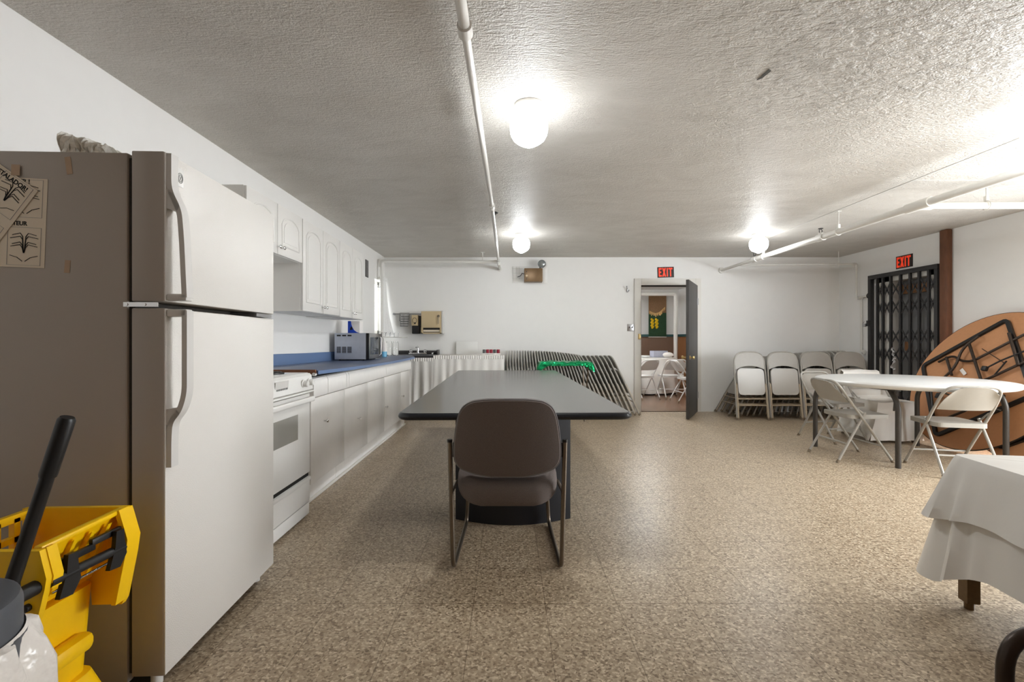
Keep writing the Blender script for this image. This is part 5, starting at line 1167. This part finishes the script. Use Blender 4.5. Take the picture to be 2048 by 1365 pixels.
# ================================================================== BIN WITH WHITE BAG
TB = thing('trash_bin', 'grey lidded bin wrapped in a white plastic bag at the bottom left corner', 'trash bin', (-0.915, 0.70, 0))
part('bin', MB().lathe([(0.10, 0.0), (0.12, 0.01), (0.138, 0.64)], 32), 'greylid', TB)
part('lid', MB().lathe([(0.125, 0.635), (0.131, 0.64), (0.131, 0.688), (0.127, 0.7), (0.118, 0.7045), (0.06, 0.707), (0.01, 0.708)], 48), 'greylid', TB)
vs = []; fs = []; n = 64; rnd = random.Random(4)
lv = [(0.134, 0.645), (0.142, 0.636), (0.152, 0.61), (0.16, 0.57), (0.164, 0.5), (0.16, 0.35), (0.152, 0.15), (0.142, 0.01)]
for j, (r, z) in enumerate(lv):
    for k in range(n):
        a = 2 * math.pi * k / n; w = (0.009 * math.sin(a * 9 + j * 0.7) + 0.006 * math.sin(a * 17 - j)) * min(1, j * 0.6)
        vs.append(((r + w) * math.cos(a), (r + w) * math.sin(a), z + 0.006 * math.sin(a * 7 + j) * (0 < j < 7)))
for j in range(len(lv) - 1):
    for k in range(n): fs.append((j * n + k, j * n + (k + 1) % n, (j + 1) * n + (k + 1) % n, (j + 1) * n + k))
part('bin_bag', MB().poly(vs, fs), 'bag', TB, 'crumpled white plastic bag')

# ================================================================== SMALL TABLE UNDER GREEN FOIL
FT = thing('tray_table', 'small table wrapped in shiny green foil before the leaning folded chairs', 'table', (0.78, 6.5, 0))
part('tray', MB().bb(-0.33, 0.33, -0.16, 0.16, 0.80, 0.815), 'foil_under', FT)
for s in (-1, 1):
    part('leg', MB().tube([(s * 0.30, -0.14, 0.8), (s * 0.285, 0.1, 0.0)], 0.0105, 8), 'nickel', FT)
    part('leg', MB().tube([(s * 0.27, 0.14, 0.8), (s * 0.26, -0.06, 0.0)], 0.0105, 8), 'nickel', FT)
rnd = random.Random(12)
def crumple(x, y): return 0.006 * math.sin(x * 61 + 2.1 * math.sin(y * 47)) + 0.004 * math.sin(y * 83 + x * 29)
vs = []; fs = []; n = 96
ol = rrect(-0.345, 0.345, -0.175, 0.175, 0.03, 4)
per = []
for i in range(len(ol)):
    a, b = Vector(ol[i]), Vector(ol[(i + 1) % len(ol)])
    m_ = max(1, int((b - a).length / 0.025))
    for k in range(m_): per.append(a + (b - a) * k / m_)
n = len(per)
rows = [(0.0, 0.0), (0.0, 0.0), (0.012, 0.2), (0.02, 0.6), (0.022, 1.0)]
for j, (o, d) in enumerate(rows):
    for p in per:
        c = max(math.exp(-((p.x - sx * 0.345) ** 2 + (p.y - sy * 0.175) ** 2) / 0.004) for sx in (-1, 1) for sy in (-1, 1))
        nx = p.normalized()
        drop = (0.05 + 0.085 * c) * d
        sc = 0.6 if j == 0 else 1
        vs.append((p.x * sc + nx.x * (o * (1 + 1.2 * c)) + crumple(p.x, p.y + j) * 0.6 * (j > 1), p.y * sc + nx.y * o + crumple(p.y + j, p.x) * 0.6 * (j > 1), 0.824 + crumple(p.x, p.y) * (j < 2) - drop))
for j in range(len(rows) - 1):
    for k in range(n): fs.append((j * n + k, j * n + (k + 1) % n, (j + 1) * n + (k + 1) % n, (j + 1) * n + k))
fs.append(tuple(range(n))[::-1])
part('foil_cover', MB().poly(vs, fs), 'foil', FT, 'crumpled green metallic foil', 25)

# ================================================================== THE HALL BEYOND THE DOOR
hp = thing('heating_pipe', 'white pipe crossing and dropping in the hall beyond the open door', 'pipe')
part('pipe_run', MB().tube(fillet([(1.0, 11.0, 2.21), (3.92, 11.0, 2.21), (3.92, 11.0, 0.0)], 0.08, 6), 0.045, 14), 'pipe', hp)
tp = thing('wall_hanging', 'brown and green woven wall hanging seen through the open doorway', 'wall hanging', (3.79, HY - 0.06, 0))
part('upper_weave', MB().bb(-0.225, 0.225, -0.012, 0.0, 1.82, 2.29, 0.003), 'wool_brown', tp, 'brown looped weave')
part('lower_weave', MB().bb(-0.225, 0.225, -0.012, 0.0, 1.21, 1.82, 0.003), 'wool_green', tp, 'green weave')
fm = MB(); rnd = random.Random(3)
for k in range(22):
    x = -0.2 + 0.38 * k / 21; z = 1.83 - 0.10 * math.sin(math.pi * k / 21) + 0.1 * (k / 21)
    fm.tube([(x, -0.018, z + 0.04), (x + rnd.uniform(-0.01, 0.01), -0.024, z - rnd.uniform(0.01, 0.07))], 0.009, 6)
part('fringe', fm, 'wool_gold', tp, 'pale gold tassels')
for x in (-0.135, -0.025):
    ym = MB()
    for k in range(9): ym.sphere((x + 0.02 * math.sin(k * 2.1), -0.02, 1.44 + 0.027 * k), 0.035 - 0.0015 * abs(k - 4), (1, 0.4, 1), 8)
    part('motif', ym, 'foliage_yellow', tp, 'yellow knotted motif')
part('bottom_rod', MB().bb(-0.23, 0.23, -0.012, 0.0, 1.195, 1.212), 'trim', tp)
def cloth_table(x, y, r, label):
    t = thing('cloth_table', label, 'table', (x, y, 0), 0, 'cloth covered tables in the hall')
    part('tabletop', MB().lathe([(0.02, 0.71), (r - 0.01, 0.71), (r - 0.01, 0.738), (0.02, 0.738)], 40), 'plastictop', t)
    part('pedestal', MB().lathe([(0.3, 0), (0.28, 0.03), (0.05, 0.08), (0.05, 0.71)], 20), 'tableleg', t)
    m = MB(); vs = []; fs = []; n = 90
    lv = [(0.02, 0.745, 0), (r, 0.745, 0), (r + 0.015, 0.735, 0), (r + 0.03, 0.55, 0.5), (r + 0.06, 0.2, 1), (r + 0.07, 0.03, 1.2)]
    for (q, z, w) in lv:
        for k in range(n):
            a = 2 * math.pi * k / n; rr = q + 0.022 * w * math.sin(a * 15); vs.append((rr * math.cos(a), rr * math.sin(a), z))
    for j in range(len(lv) - 1):
        for k in range(n): fs.append((j * n + k, j * n + (k + 1) % n, (j + 1) * n + (k + 1) % n, (j + 1) * n + k))
    part('cloth', m.poly(vs, fs), 'cloth', t); return t
cloth_table(2.85, 10.3, 0.75, 'round table with a long white cloth in the hall behind the white chairs')
HG = 'white folding chairs in the hall beyond the door'
hc = open_chair('folding_chair', 'white folding chair in the hall, at the left edge of the open doorway', 'folding chair', HG, (2.60, 9.1, 0), R(22), 'foldwhite', 'foldwhite')
copy_tree(hc, (3.19, 9.2, 0), (0, 0, R(4)), 'white folding chair in the hall seen from behind in the middle of the doorway', HG)
copy_tree(hc, (3.3, 8.63, 0), (0, 0, R(-88)), 'white folding chair in the hall nearest the open black door, turned sideways', HG)
gb = single('gift_box', MB().box((0, 0, 0.07), (0.33, 0.2, 0.14), 0.006), 'greybox', 'grey patterned box standing on the hall table', 'box', None, (3.3, 10.3, 0.748), R(8))
single('plate_stack', MB().lathe([(0.03, 0), (0.05, 0.002), (0.1, 0.02), (0.1, 0.045), (0.085, 0.05), (0.01, 0.048)], 24), 'plastictop', 'small pile of white plates on the hall table left of the box', 'plates', None, (2.9, 9.95, 0.748))
bag = MB(); bag.sphere((0, 0, 0.055), 0.09, (1.3, 0.9, 0.65), 16)
single('napkin_bundle', bag, 'cardboard_white', 'crumpled white napkin bundle on the hall table right of the box', 'napkins', None, (3.42, 10.05, 0.75))
